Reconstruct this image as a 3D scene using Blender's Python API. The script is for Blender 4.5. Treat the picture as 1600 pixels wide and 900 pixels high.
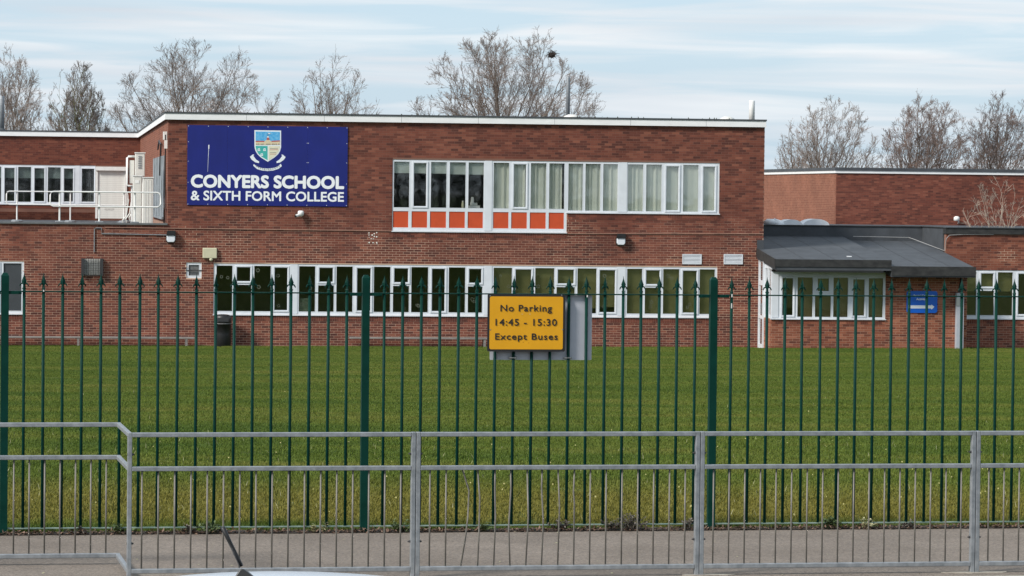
import bpy, bmesh, math, random
import numpy as np
from mathutils import Vector, Matrix
R = math.radians
random.seed(7); rng = np.random.default_rng(7)
for o in list(bpy.data.objects): bpy.data.objects.remove(o)
S = bpy.context.scene; COL = S.collection

# ------------------------------------------------------------------ camera
F, YH, ROLL, CZ = 5500.0, 305.0, .0105, 2.69       # focal length (px of 1600), horizon row, roll, eye height
pt = math.atan((450 - YH) / F)
fw = Vector((0, math.cos(pt), -math.sin(pt))); r0 = Vector((1, 0, 0)); u0 = Vector((0, math.sin(pt), math.cos(pt)))
rt = r0 * math.cos(ROLL) + u0 * math.sin(ROLL); up = u0 * math.cos(ROLL) - r0 * math.sin(ROLL)
CP = Vector((0, 0, CZ))
cd = bpy.data.cameras.new('camera'); cam = bpy.data.objects.new('camera', cd); COL.objects.link(cam)
cam.matrix_world = Matrix((( rt.x, up.x, -fw.x, 0), (rt.y, up.y, -fw.y, 0), (rt.z, up.z, -fw.z, CZ), (0, 0, 0, 1)))
cd.sensor_width = 36; cd.lens = 36 * F / 1600; cd.clip_start = .5; cd.clip_end = 6000
S.camera = cam
S.render.resolution_x, S.render.resolution_y = 1024, 576

# ------------------------------------------------------------------ world and sun
SUN = Vector((-.64, -.50, .62)).normalized()       # towards the sun: from the left, a little behind the camera
el = math.asin(SUN.z); az = math.atan2(SUN.x, SUN.y)
W = bpy.data.worlds.new('World'); S.world = W; W.use_nodes = True
nt = W.node_tree; N = nt.nodes; L = nt.links; N.clear()
def nd(tree, t, **k):
    n = tree.nodes.new(t)
    for a, b in k.items():
        if a.startswith('i_'): n.inputs[a[2:].replace('_', ' ')].default_value = b
        else: setattr(n, a, b)
    return n
sky = nd(nt, 'ShaderNodeTexSky', sky_type='NISHITA', sun_disc=False, sun_elevation=el, sun_rotation=az, air_density=1.0, dust_density=1.2, ozone_density=1.5)
tc = nd(nt, 'ShaderNodeTexCoord')
mp = nd(nt, 'ShaderNodeMapping'); mp.inputs['Scale'].default_value = (1, 1, 15); mp.inputs['Rotation'].default_value = (0, R(-1.2), 0)
n1 = nd(nt, 'ShaderNodeTexNoise', i_Scale=11.0, i_Detail=5.0, i_Roughness=.5, i_Distortion=.7)
n2 = nd(nt, 'ShaderNodeTexNoise', i_Scale=5.0, i_Detail=3.0, i_Roughness=.5)
cr = nd(nt, 'ShaderNodeValToRGB'); cr.color_ramp.elements[0].position = .40; cr.color_ramp.elements[1].position = .62
cr.color_ramp.elements[0].color = (.10, .10, .10, 1); cr.color_ramp.elements[1].color = (1, 1, 1, 1)
cc = nd(nt, 'ShaderNodeValToRGB'); cc.color_ramp.elements[0].position = .35; cc.color_ramp.elements[1].position = .65
cc.color_ramp.elements[0].color = (3.95, 4.4, 4.85, 1); cc.color_ramp.elements[1].color = (5.3, 5.55, 5.75, 1)
mx = nd(nt, 'ShaderNodeMix', data_type='RGBA')
blue = nd(nt, 'ShaderNodeMix', data_type='RGBA'); blue.inputs[0].default_value = .72; blue.inputs[7].default_value = (3.2, 4.35, 5.5, 1)
bg = nd(nt, 'ShaderNodeBackground', i_Strength=.10); wo = nd(nt, 'ShaderNodeOutputWorld')
L.new(tc.outputs['Generated'], mp.inputs['Vector']); L.new(mp.outputs[0], n1.inputs['Vector']); L.new(mp.outputs[0], n2.inputs['Vector'])
L.new(n1.outputs[0], cr.inputs[0]); L.new(n2.outputs[0], cc.inputs[0])
L.new(cr.outputs[0], mx.inputs[0]); L.new(sky.outputs[0], blue.inputs[6]); L.new(blue.outputs[2], mx.inputs[6]); L.new(cc.outputs[0], mx.inputs[7])
L.new(mx.outputs[2], bg.inputs[0]); L.new(bg.outputs[0], wo.inputs[0])
ld = bpy.data.lights.new('sun', 'SUN'); ld.energy = 2.8; ld.angle = R(12); ld.color = (1, .95, .88)
sun = bpy.data.objects.new('sun', ld); COL.objects.link(sun); sun.rotation_euler = SUN.to_track_quat('Z', 'Y').to_euler(); sun.location = (-40, 0, 60)
S.view_settings.view_transform = 'Standard'; S.view_settings.look = 'None'; S.view_settings.exposure = .75; S.view_settings.gamma = 1
S.view_settings.use_curve_mapping = False
S.render.engine = 'CYCLES'
S.cycles.max_bounces = 6; S.cycles.transparent_max_bounces = 12

# ------------------------------------------------------------------ helpers
def ray(x, y): return fw + rt * ((x - 800) / F) + up * ((450 - y) / F)
class Plane:                                        # an upright plane: origin O, right U, away V
    def __init__(s, px, depth, th):
        s.th = R(th); s.U = Vector((math.cos(s.th), math.sin(s.th), 0)); s.V = Vector((-math.sin(s.th), math.cos(s.th), 0))
        d = ray(px, YH); s.O = CP + d * (depth / d.y); s.O.z = 0
    def __call__(s, x, y, off=0):
        d = ray(x, y); t = (s.O + s.V * off - CP).dot(s.V) / d.dot(s.V); P = CP + d * t
        return (P - s.O).dot(s.U), P.z
    def world(s, u, v, z): return s.O + s.U * u + s.V * v + Vector((0, 0, z))
BP = Plane(262, 108.5, 7.36); FP = Plane(573, 28.6, 10.5); GP = Plane(650, 25.2, 10.5)
def bu(x, off=0, y=415): return BP(x, y, off)[0]
def bz(x, y, off=0): return BP(x, y, off)[1]

class MB:
    def __init__(s): s.v = []; s.f = []
    def poly(s, pts): n = len(s.v); s.v += [tuple(p) for p in pts]; s.f.append(tuple(range(n, n + len(pts)))); return s
    def box(s, a, b):
        (x0, y0, z0), (x1, y1, z1) = a, b; n = len(s.v)
        s.v += [(x0,y0,z0),(x1,y0,z0),(x1,y1,z0),(x0,y1,z0),(x0,y0,z1),(x1,y0,z1),(x1,y1,z1),(x0,y1,z1)]
        s.f += [tuple(n + i for i in q) for q in ((0,3,2,1),(4,5,6,7),(0,1,5,4),(1,2,6,5),(2,3,7,6),(3,0,4,7))]; return s
    def prism(s, pts, v0, v1):                      # polygon in (u,z) extruded along v (v0 near the viewer)
        n = len(s.v); k = len(pts)
        s.v += [(p[0], v0, p[1]) for p in pts] + [(p[0], v1, p[1]) for p in pts]
        s.f.append(tuple(range(n, n + k))); s.f.append(tuple(range(n + 2*k - 1, n + k - 1, -1)))
        for i in range(k): j = (i + 1) % k; s.f.append((n + i, n + k + i, n + k + j, n + j))
        return s
    def tube(s, pts, rad, sides=6, cap=True):
        pts = [Vector(p) for p in pts]; n0 = len(s.v); m = len(pts)
        rad = rad if isinstance(rad, (list, tuple)) else [rad] * m
        for i, p in enumerate(pts):
            d = (pts[min(i + 1, m - 1)] - pts[max(i - 1, 0)]).normalized()
            a = d.orthogonal().normalized() if abs(d.z) > .99 else d.cross(Vector((0, 0, 1))).normalized(); b = d.cross(a)
            for k in range(sides):
                t = 2 * math.pi * (k + .5) / sides; s.v.append(tuple(p + (a * math.cos(t) + b * math.sin(t)) * rad[i]))
        for i in range(m - 1):
            for k in range(sides):
                k2 = (k + 1) % sides; a = n0 + i * sides
                s.f.append((a + k, a + k2, a + sides + k2, a + sides + k))
        if cap: s.f.append(tuple(n0 + k for k in range(sides))[::-1]); s.f.append(tuple(n0 + (m - 1) * sides + k for k in range(sides)))
        return s
    def lathe(s, prof, sides=12, c=(0, 0, 0)):      # prof: (radius, z)
        n0 = len(s.v)
        for r_, z in prof:
            for k in range(sides): t = 2 * math.pi * k / sides; s.v.append((c[0] + r_ * math.cos(t), c[1] + r_ * math.sin(t), c[2] + z))
        for i in range(len(prof) - 1):
            for k in range(sides): k2 = (k + 1) % sides; a = n0 + i * sides; s.f.append((a + k, a + k2, a + sides + k2, a + sides + k))
        s.f.append(tuple(n0 + k for k in range(sides))[::-1]); s.f.append(tuple(n0 + (len(prof) - 1) * sides + k for k in range(sides)))
        return s
    def mesh(s, name, mat=None, smooth=False):
        me = bpy.data.meshes.new(name); me.from_pydata(s.v, [], s.f); me.update()
        if mat: me.materials.append(mat)
        if smooth: me.polygons.foreach_set('use_smooth', [True] * len(me.polygons))
        return me
    def build(s, name, mat, parent=None, smooth=False, bevel=0):
        me = s.mesh(name, mat, smooth)
        bm = bmesh.new(); bm.from_mesh(me); bmesh.ops.recalc_face_normals(bm, faces=bm.faces); bm.to_mesh(me); bm.free()
        o = link(name, me, parent)
        if bevel: m = o.modifiers.new('bevel', 'BEVEL'); m.width = bevel; m.segments = 2; m.limit_method = 'ANGLE'
        return o
def link(name, data, parent=None):
    o = bpy.data.objects.new(name, data); COL.objects.link(o)
    if parent: o.parent = parent
    return o
def tag(o, label, cat, group=None):
    o['label'] = label; o['category'] = cat
    if group: o['group'] = group
    return o
def stuff(o): o['kind'] = 'stuff'; return o
def struct(o): o['kind'] = 'structure'; return o
def thing(name, label, cat, loc=(0, 0, 0), rz=0, group=None):
    o = link(name, None); o.location = loc; o.rotation_euler = (0, 0, rz); o.empty_display_size = .2
    return tag(o, label, cat, group)

# ------------------------------------------------------------------ materials
def mat(name, col, rough=.6, metal=0, noise=0, scale=8, bump=0, spec=.5, col2=None, detail=5, stretch=None, coords='Object'):
    m = bpy.data.materials.new(name); m.use_nodes = True; t = m.node_tree; b = t.nodes['Principled BSDF']
    b.inputs['Base Color'].default_value = (*col, 1); b.inputs['Roughness'].default_value = rough; b.inputs['Metallic'].default_value = metal
    b.inputs['Specular IOR Level'].default_value = spec
    if noise or bump or col2:
        c = nd(t, 'ShaderNodeTexCoord'); mpn = nd(t, 'ShaderNodeMapping'); t.links.new(c.outputs[coords], mpn.inputs[0])
        if stretch: mpn.inputs['Scale'].default_value = stretch
        n = nd(t, 'ShaderNodeTexNoise', i_Scale=scale, i_Detail=detail, i_Roughness=.6); t.links.new(mpn.outputs[0], n.inputs['Vector'])
        rp = nd(t, 'ShaderNodeValToRGB'); rp.color_ramp.elements[0].position = .32; rp.color_ramp.elements[1].position = .68
        c2 = col2 if col2 else tuple(min(1, x * (1 + noise)) for x in col); c1 = col if col2 else tuple(x * (1 - noise) for x in col)
        rp.color_ramp.elements[0].color = (*c1, 1); rp.color_ramp.elements[1].color = (*c2, 1)
        t.links.new(n.outputs[0], rp.inputs[0]); t.links.new(rp.outputs[0], b.inputs['Base Color'])
        if bump:
            bp = nd(t, 'ShaderNodeBump', i_Strength=bump, i_Distance=.01); t.links.new(n.outputs[0], bp.inputs['Height']); t.links.new(bp.outputs[0], b.inputs['Normal'])
    return m
M = {}
M['upvc'] = mat('white_plastic', (.62, .65, .69), .4, noise=.06, scale=3)
M['fascia'] = mat('white_fascia', (.76, .76, .76), .45, noise=.06, scale=2.5, stretch=(1, 1, 4))
M['white_metal'] = mat('white_painted_metal', (.72, .72, .70), .4, noise=.07, scale=6)
M['cabinet'] = mat('cream_cabinet', (.62, .61, .57), .5, noise=.08, scale=5)
M['felt'] = mat('roof_felt', (.050, .056, .064), .75, noise=.22, scale=2.2, bump=.2, detail=8)
M['felt_edge'] = mat('weathered_felt_edge', (.010, .010, .011), .75, col2=(.034, .034, .033), scale=5, stretch=(1, 1, 1.5), detail=8)
M['black'] = mat('black_plastic', (.012, .012, .013), .45, noise=.2, scale=6)
M['dark'] = mat('dark_metal', (.03, .03, .032), .5)
M['orange'] = mat('orange_panel', (.50, .066, .017), .45, noise=.07, scale=3)
M['navy'] = mat('navy_sign_face', (.006, .012, .155), .4, noise=.12, scale=1.6, stretch=(1, 1, .5))
M['signwhite'] = mat('sign_white', (.78, .80, .82), .5, noise=.03, scale=6)
M['galv'] = mat('galvanised_steel', (.185, .20, .215), .5, metal=.35, col2=(.31, .325, .34), scale=16, bump=.05, detail=8)
M['bar'] = mat('weathered_infill_bar', (.12, .11, .095), .6, metal=.2, col2=(.21, .197, .175), scale=7, detail=6)
M['green'] = mat('dark_green_paint', (.0016, .0245, .018), .5, col2=(.003, .035, .026), scale=9, detail=7, spec=.09)
M['worn_green'] = mat('worn_green_paint', (.05, .11, .085), .7, col2=(.22, .28, .24), scale=7, detail=7)
M['chip'] = mat('bare_primer_chip', (.6, .6, .58), .7)
M['yellow'] = mat('yellow_sign_face', (.62, .30, .006), .4, noise=.05, scale=5)
M['ink'] = mat('black_ink', (.012, .011, .012), .5)
M['greyback'] = mat('grey_sign_back', (.37, .39, .43), .45, noise=.06, scale=5)
M['bluesign'] = mat('blue_sign_face', (.0, .11, .56), .4, noise=.04)
M['steel'] = mat('stainless_clip', (.5, .5, .5), .3, metal=.9)
M['curtain'] = mat('pale_curtain', (.66, .68, .61), .9, noise=.05, scale=6, stretch=(6, 1, .6))
M['blind'] = mat('grey_roller_blind', (.50, .55, .52), .9, noise=.05, scale=4)
M['beigeblind'] = mat('beige_blind', (.165, .155, .058), .9, noise=.12, scale=2)
M['interior'] = mat('room_interior', (.10, .095, .085), .9, noise=.3, scale=1.5)
M['greypane'] = mat('grey_window_film', (.055, .06, .066), .25, noise=.1, scale=2)
M['bench'] = mat('weathered_bench_plank', (.20, .18, .165), .85, noise=.25, scale=9, bump=.3, stretch=(.4, 1, 2))
M['soil'] = mat('dark_soil', (.035, .025, .018), .95, noise=.5, scale=25, bump=.6)
M['conc'] = mat('old_concrete', (.34, .31, .26), .9, noise=.25, scale=18, bump=.4)
M['dome'] = mat('clouded_rooflight', (.80, .82, .84), .35, noise=.1, scale=3)
M['cream'] = mat('cream_plastic', (.52, .50, .35), .5, noise=.06, scale=6)
M['lampglass'] = mat('opal_lamp_cover', (.66, .69, .74), .3)
M['bark'] = mat('grey_brown_bark', (.115, .092, .075), .9, noise=.35, scale=3, bump=.5)
M['twig'] = mat('brown_twigs', (.185, .145, .122), .9, noise=.25, scale=.6)
M['twig_red'] = mat('reddish_twigs', (.165, .115, .095), .9, noise=.25, scale=.6)
M['twig_pale'] = mat('pale_twigs', (.36, .30, .24), .9, noise=.2, scale=1)
M['bark_green'] = mat('mossy_bark', (.12, .12, .06), .9, noise=.35, scale=3, bump=.5)
M['mortardot'] = mat('white_plug', (.75, .72, .66), .7)

def glass_mat(name, k, tint):
    m = bpy.data.materials.new(name); m.use_nodes = True; t = m.node_tree; t.nodes.clear()
    o = nd(t, 'ShaderNodeOutputMaterial'); mxs = nd(t, 'ShaderNodeMixShader'); tr = nd(t, 'ShaderNodeBsdfTransparent'); gl = nd(t, 'ShaderNodeBsdfGlossy', i_Roughness=.02)
    tr.inputs[0].default_value = (*tint, 1); fr = nd(t, 'ShaderNodeFresnel', i_IOR=1.5); ge = nd(t, 'ShaderNodeNewGeometry'); io = nd(t, 'ShaderNodeMapRange'); io.inputs[3].default_value = 1.5; io.inputs[4].default_value = 1 / 1.5; t.links.new(ge.outputs['Backfacing'], io.inputs[0]); t.links.new(io.outputs[0], fr.inputs['IOR']); ma = nd(t, 'ShaderNodeMath', operation='MULTIPLY', use_clamp=True)
    ma.inputs[1].default_value = k; t.links.new(fr.outputs[0], ma.inputs[0]); t.links.new(ma.outputs[0], mxs.inputs[0])
    c = nd(t, 'ShaderNodeTexCoord'); n = nd(t, 'ShaderNodeTexNoise', i_Scale=1.3, i_Detail=2.0); bp = nd(t, 'ShaderNodeBump', i_Strength=.04, i_Distance=.02)
    t.links.new(c.outputs['Object'], n.inputs['Vector']); t.links.new(n.outputs[0], bp.inputs['Height']); t.links.new(bp.outputs[0], gl.inputs['Normal'])
    t.links.new(tr.outputs[0], mxs.inputs[1]); t.links.new(gl.outputs[0], mxs.inputs[2]); t.links.new(mxs.outputs[0], o.inputs[0]); return m
M['glass'] = glass_mat('window_glass', 2.7, (.955, .965, .95))

def brick_mat(name, frame, axis='X', base=(.162, .053, .037), dark=(.084, .032, .026), light=(.235, .088, .058), shift=0.0):
    """colour of each brick from its own cell in the bond (frame = the building's empty), weathering on top"""
    m = bpy.data.materials.new(name); m.use_nodes = True; t = m.node_tree; b = t.nodes['Principled BSDF']; k = t.links.new
    c = nd(t, 'ShaderNodeTexCoord', object=frame); sp = nd(t, 'ShaderNodeSeparateXYZ'); k(c.outputs['Object'], sp.inputs[0])
    def ma(op, a, bb=None):
        n = nd(t, 'ShaderNodeMath', operation=op)
        for i, q in enumerate((a, bb)):
            if q is None: continue
            if isinstance(q, (int, float)): n.inputs[i].default_value = q
            else: k(q, n.inputs[i])
        return n.outputs[0]
    row = ma('FLOOR', ma('DIVIDE', ma('ADD', sp.outputs['Z'], 30.0), .075))
    off = ma('MULTIPLY', ma('MODULO', row, 2.0), .1125)
    colm = ma('FLOOR', ma('DIVIDE', ma('ADD', ma('ADD', sp.outputs[axis], 90.0), off), .225))
    cb = nd(t, 'ShaderNodeCombineXYZ'); k(colm, cb.inputs[0]); k(row, cb.inputs[1]); cb.inputs[2].default_value = shift
    wn = nd(t, 'ShaderNodeTexWhiteNoise', noise_dimensions='3D'); k(cb.outputs[0], wn.inputs['Vector'])
    rp = nd(t, 'ShaderNodeValToRGB'); e = rp.color_ramp.elements; e[0].position = 0; e[0].color = (*dark, 1); e[1].position = 1; e[1].color = (*light, 1)
    x = e.new(.22); x.color = (*[d * .5 + q * .5 for d, q in zip(dark, base)], 1); x = e.new(.55); x.color = (*base, 1); x = e.new(.85); x.color = (*[d * .6 + q * .4 for d, q in zip(base, light)], 1)
    k(wn.outputs['Value'], rp.inputs[0])
    n = nd(t, 'ShaderNodeTexNoise', i_Scale=.55, i_Detail=6.0, i_Roughness=.62); k(c.outputs['Object'], n.inputs['Vector'])
    r2 = nd(t, 'ShaderNodeValToRGB'); r2.color_ramp.elements[0].position = .3; r2.color_ramp.elements[1].position = .7
    r2.color_ramp.elements[0].color = (.72, .70, .70, 1); r2.color_ramp.elements[1].color = (1.18, 1.16, 1.12, 1); k(n.outputs[0], r2.inputs[0])
    mu = nd(t, 'ShaderNodeMix', data_type='RGBA', blend_type='MULTIPLY'); mu.inputs[0].default_value = 1; k(rp.outputs[0], mu.inputs[6]); k(r2.outputs[0], mu.inputs[7])
    n3 = nd(t, 'ShaderNodeTexNoise', i_Scale=40.0, i_Detail=3.0); k(c.outputs['Object'], n3.inputs['Vector'])
    bp = nd(t, 'ShaderNodeBump', i_Strength=.3, i_Distance=.004); k(n3.outputs[0], bp.inputs['Height']); k(bp.outputs[0], b.inputs['Normal'])
    k(mu.outputs[2], b.inputs['Base Color']); b.inputs['Roughness'].default_value = .88; b.inputs['Specular IOR Level'].default_value = .25
    return m, t, mu, (row, off, sp)
def mortar_mat(name, c_hi, c_lo, zmid):
    """old dark mortar high up, paler repointed mortar lower down, the change patchy"""
    m = bpy.data.materials.new(name); m.use_nodes = True; t = m.node_tree; b = t.nodes['Principled BSDF']; k = t.links.new
    c = nd(t, 'ShaderNodeTexCoord'); sp = nd(t, 'ShaderNodeSeparateXYZ'); k(c.outputs['Object'], sp.inputs[0])
    n = nd(t, 'ShaderNodeTexNoise', i_Scale=.6, i_Detail=5.0, i_Roughness=.6); k(c.outputs['Object'], n.inputs['Vector'])
    a = nd(t, 'ShaderNodeMath', operation='MULTIPLY_ADD'); k(n.outputs[0], a.inputs[0]); a.inputs[1].default_value = 5.0; k(sp.outputs['Z'], a.inputs[2])
    mr = nd(t, 'ShaderNodeMapRange'); mr.inputs[1].default_value = zmid + 2.5 - .7; mr.inputs[2].default_value = zmid + 2.5 + .7; k(a.outputs[0], mr.inputs[0])
    mx_ = nd(t, 'ShaderNodeMix', data_type='RGBA'); k(mr.outputs[0], mx_.inputs[0]); mx_.inputs[6].default_value = (*c_lo, 1); mx_.inputs[7].default_value = (*c_hi, 1)
    k(mx_.outputs[2], b.inputs['Base Color']); b.inputs['Roughness'].default_value = .95; return m

# ------------------------------------------------------------------ brick walls
def cuts(lo, hi, spans):
    out = [(lo, hi)]
    for a, b in spans:
        nx = []
        for p, q in out:
            if b <= p or a >= q: nx.append((p, q)); continue
            if a > p: nx.append((p, a))
            if b < q: nx.append((b, q))
        out = nx
    return out
def brick_cells(x0, x1, z0, z1, holes):
    """(x0,x1,z0,z1) of every visible brick of a stretcher-bond wall; holes = (x0,x1,z0,z1)"""
    out = []; row = math.floor((z0 + 30) / .075)
    while row * .075 - 30 < z1:
        zb = row * .075 - 30; zt = zb + .065
        if zt > z1 + .004: break
        if zb >= z0 - .004:
            sp = [(h[0] - .004, h[1] + .004) for h in holes if h[2] < zt - .01 and h[3] > zb + .01]
            off = (row % 2) * .1125; i = math.floor((x0 + 90 + off) / .225)
            while True:
                a = i * .225 - 90 - off; b = a + .215; i += 1
                if a >= x1: break
                for p, q in cuts(max(a, x0), min(b, x1), sp):
                    if q - p > .03: out.append((p, q, zb, zt))
        row += 1
    return out
def brick_faces(mb, c, along, face, depth):
    a, b, z0, z1 = c
    j = (hash((round(a, 3), round(z0, 3))) % 1000) / 1000 * .002
    P = (lambda x, d, z: (x, face + d, z)) if along == 'X' else (lambda x, d, z: (face + d, x, z))
    n = len(mb.v); mb.v += [P(a, j, z0), P(b, j, z0), P(b, j, z1), P(a, j, z1), P(a, depth, z0), P(b, depth, z0), P(b, depth, z1), P(a, depth, z1)]
    mb.f += [tuple(n + i for i in q) for q in ((0,1,2,3),(0,4,5,1),(1,5,6,2),(2,6,7,3),(3,7,4,0))]
def backing(mb, x0, x1, z0, z1, holes, along, f0, f1):
    """the mortar slab with its openings"""
    xs = sorted({x0, x1, *[min(max(h[i], x0), x1) for h in holes for i in (0, 1)]}); zs = sorted({z0, z1, *[min(max(h[i], z0), z1) for h in holes for i in (2, 3)]})
    for i in range(len(xs) - 1):
        for j in range(len(zs) - 1):
            cx, cz = (xs[i] + xs[i+1]) / 2, (zs[j] + zs[j+1]) / 2
            if any(h[0] < cx < h[1] and h[2] < cz < h[3] for h in holes): continue
            a = (xs[i], f0, zs[j]); b = (xs[i+1], f1, zs[j+1])
            if along == 'Y': a = (f0, xs[i], zs[j]); b = (f1, xs[i+1], zs[j+1])
            mb.box(a, b)
def brickwork(parent, m, walls, pick):
    """walls = (x0,x1,z0,z1,holes,along,face); 300 whole bricks chosen by pick() become objects, the rest one mesh"""
    mb = MB(); one = MB(); brick_faces(one, (-.1075, .1075, -.0325, .0325), 'X', 0, .012); me = one.mesh('brick', m); singles = []
    for (x0, x1, z0, z1, holes, along, face) in walls:
        for c in brick_cells(x0, x1, z0, z1, holes):
            if along == 'X' and len(singles) < 300 and abs(c[1] - c[0] - .215) < 1e-4 and pick(c): singles.append((c, face))
            else: brick_faces(mb, c, along, face, .012)
    for c, face in singles:
        o = link('brick', me, parent); o.location = ((c[0] + c[1]) / 2, face + random.uniform(0, .002), (c[2] + c[3]) / 2)
    stuff(mb.build('brickwork', m, parent))
def bed(z): return math.floor((z + 30) / .075) * .075 - 30
def soldier(mb, x0, x1, zt, h, face, pitch=.072):
    h = zt - bed(zt - .13)
    n = max(1, round((x1 - x0) / pitch)); w = (x1 - x0) / n
    for i in range(n): brick_faces(mb, (x0 + i * w + .004, x0 + (i + 1) * w - .004, zt - h, zt - .004), 'X', face - .006, .012)

# ------------------------------------------------------------------ windows
def bar_rect(mb, x0, x1, z0, z1, w, v0, v1):
    mb.box((x0, v0, z0), (x0 + w, v1, z1)); mb.box((x1 - w, v0, z0), (x1, v1, z1))
    mb.box((x0 + w, v0, z1 - w), (x1 - w, v1, z1)); mb.box((x0 + w, v0, z0), (x1 - w, v1, z0 + w))
def window(parent, x0, x1, z0, z1, lights, v=.02, panel_spans=(), low=None, low_spans=None, sill=True, pane_mat=None, name='window'):
    """lights: (kind, a, b, za, zb) glass rectangles; frame fills everything between them. kind F fixed, C casement, T top-hung"""
    holes = [(a, b, c, d) for _, a, b, c, d in lights] + list(low or [])
    mb = MB(); backing(mb, x0, x1, z0, z1, holes, 'X', v, v + .07); fr = mb.build('window', M['upvc'], parent)
    for kd, a, b, c, d in lights:
        p = MB().box((a - .004, v + .032, c - .004), (b + .004, v + .044, d + .004)).build('pane', pane_mat or M['glass'], fr)
        g = MB(); bar_rect(g, a - .012, b + .012, c - .012, d + .012, .014, v - .003, v + .01); g.build('glazing_bead', M['upvc'], fr)
        if kd in 'CT':
            g = MB(); bar_rect(g, a - .055, b + .055, c - .055, d + .055, .045, v - .022, v - .0005); g.build('opening_sash', M['upvc'], fr, bevel=.004)
    for a, b in panel_spans: MB().box((a, v - .014, z0 + .03), (b, v - .001, z1 - .012)).build('cover_panel', M['upvc'], fr, bevel=.003)
    if sill: MB().box((x0 - .02, v - .06, z0 - .03), (x1 + .02, v + .06, z0 - .001)).build('sill', M['upvc'], fr)
    return fr
def curtain(fr, a, b, z0, z1, v, m, waves=7, amp=.02, name='curtain'):
    g = MB(); n = 28; ph = random.uniform(0, 6); k = random.uniform(.8, 1.2)
    P = []
    for i in range(n + 1):
        t = i / n; x = a + (b - a) * t
        P.append((x, amp * (math.sin(t * waves * 6.28 * k + ph) + .5 * math.sin(t * waves * 10.1 + ph * 2))))
    for i in range(n):
        (xa, da), (xb, db) = P[i], P[i + 1]
        g.poly([(xa, v + da * .7, z0), (xb, v + db * .7, z0), (xb, v + db, z1), (xa, v + da, z1)])
    return g.build(name, m, fr, smooth=True)
def room(parent, x0, x1, z0, z1, v0, v1):
    g = MB(); e = .004
    g.poly([(x0, v1, z0), (x1, v1, z0), (x1, v1, z1), (x0, v1, z1)]); g.poly([(x0, v0, z0), (x1, v0, z0), (x1, v1, z0), (x0, v1, z0)])
    g.poly([(x0, v0, z1), (x1, v0, z1), (x1, v1, z1), (x0, v1, z1)]); g.poly([(x0, v0, z0), (x0, v1, z0), (x0, v1, z1), (x0, v0, z1)])
    g.poly([(x1, v0, z0), (x1, v1, z0), (x1, v1, z1), (x1, v0, z1)]); return g.build('room_interior', M['interior'], parent)

# ------------------------------------------------------------------ lettering
def text_mesh(body, bold=0.0, spacing=1.0):
    c = bpy.data.curves.new('lettering', 'FONT'); c.body = body; c.offset = bold; c.space_character = spacing; c.resolution_u = 4
    o = bpy.data.objects.new('tmp', c); COL.objects.link(o); dg = bpy.context.evaluated_depsgraph_get(); dg.update()
    me = bpy.data.meshes.new_from_object(o.evaluated_get(dg)); bpy.data.objects.remove(o); bpy.data.curves.remove(c); return me
CAP = None
def lettering(parent, body, x0, x1, z0, cap, v, m, bold=0.0, spacing=1.0, name='lettering'):
    """text standing on z0, capitals `cap` tall, stretched to run from x0 to x1"""
    global CAP
    if CAP is None: e = text_mesh('E'); CAP = max(q.co.y for q in e.vertices)
    me = text_mesh(body, 0, spacing); xs = [q.co.x for q in me.vertices]; a, b = min(xs), max(xs); e = bold * cap / CAP; sx = (x1 - x0 - 2 * e) / (b - a); sz = (cap - 2 * e) / CAP
    V0 = [(x0 + e + (q.co.x - a) * sx, z0 + e + q.co.y * sz) for q in me.vertices]; F0 = [tuple(p.vertices) for p in me.polygons]; bpy.data.meshes.remove(me); g = MB()
    sh_ = [(0, 0)] if not bold else [(e * math.cos(t), e * math.sin(t)) for t in np.linspace(0, 2 * math.pi, 9)[:-1]]
    for i, (dx, dz) in enumerate(sh_):
        n = len(g.v); g.v += [(x + dx, v - .0004 * i, z + dz) for x, z in V0]; g.f += [tuple(n + k for k in f_) for f_ in F0]
    me = g.mesh(name, m); bm = bmesh.new(); bm.from_mesh(me)
    for f_ in bm.faces:
        if f_.normal.y > 0: f_.normal_flip()
    bm.to_mesh(me); bm.free()
    return link(name, me, parent)

# ================================================================== THE GROUND
def smooth_noise(x, y, s=1.0, seed=0.0):
    return (math.sin(x * .9 * s + 1.3 + seed) * math.sin(y * .7 * s + seed * 2) + .6 * math.sin(x * .37 * s - y * 1.3 * s + seed) + .4 * math.sin(x * 1.7 * s + y * 2.3 * s + 2 * seed)) / 2
def ground_z(x, y):
    P = Vector((x, y, 0)); df = (P - FP.O).dot(FP.V); v = (P - BP.O).dot(BP.V); uu = (P - BP.O).dot(BP.U)
    zb = -2.09 + .0028 * max(-30, min(40, uu))
    if df <= 0: return -.075
    if v >= 0: return zb
    t = df / (df - v); w = min(1, t * 10) * min(1, (1 - t) * 16)
    return -.075 + t * (zb + .075) + w * (.034 * smooth_noise(x * .5, y, .55) + .020 * smooth_noise(x * .6, y, 1.6, 2.1) + .007 * smooth_noise(x, y, 4.3, .7))
# far terrain sheet
g = MB(); n = 0
for r_ in (0, 150, 400, 1500, 5000): pass
g.poly([(-5000, -5000, -2.6), (5000, -5000, -2.6), (5000, 5000, -2.6), (-5000, 5000, -2.6)])
struct(g.build('ground', mat('field_green', (.045, .07, .02), .95, noise=.4, scale=.05)))
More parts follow.
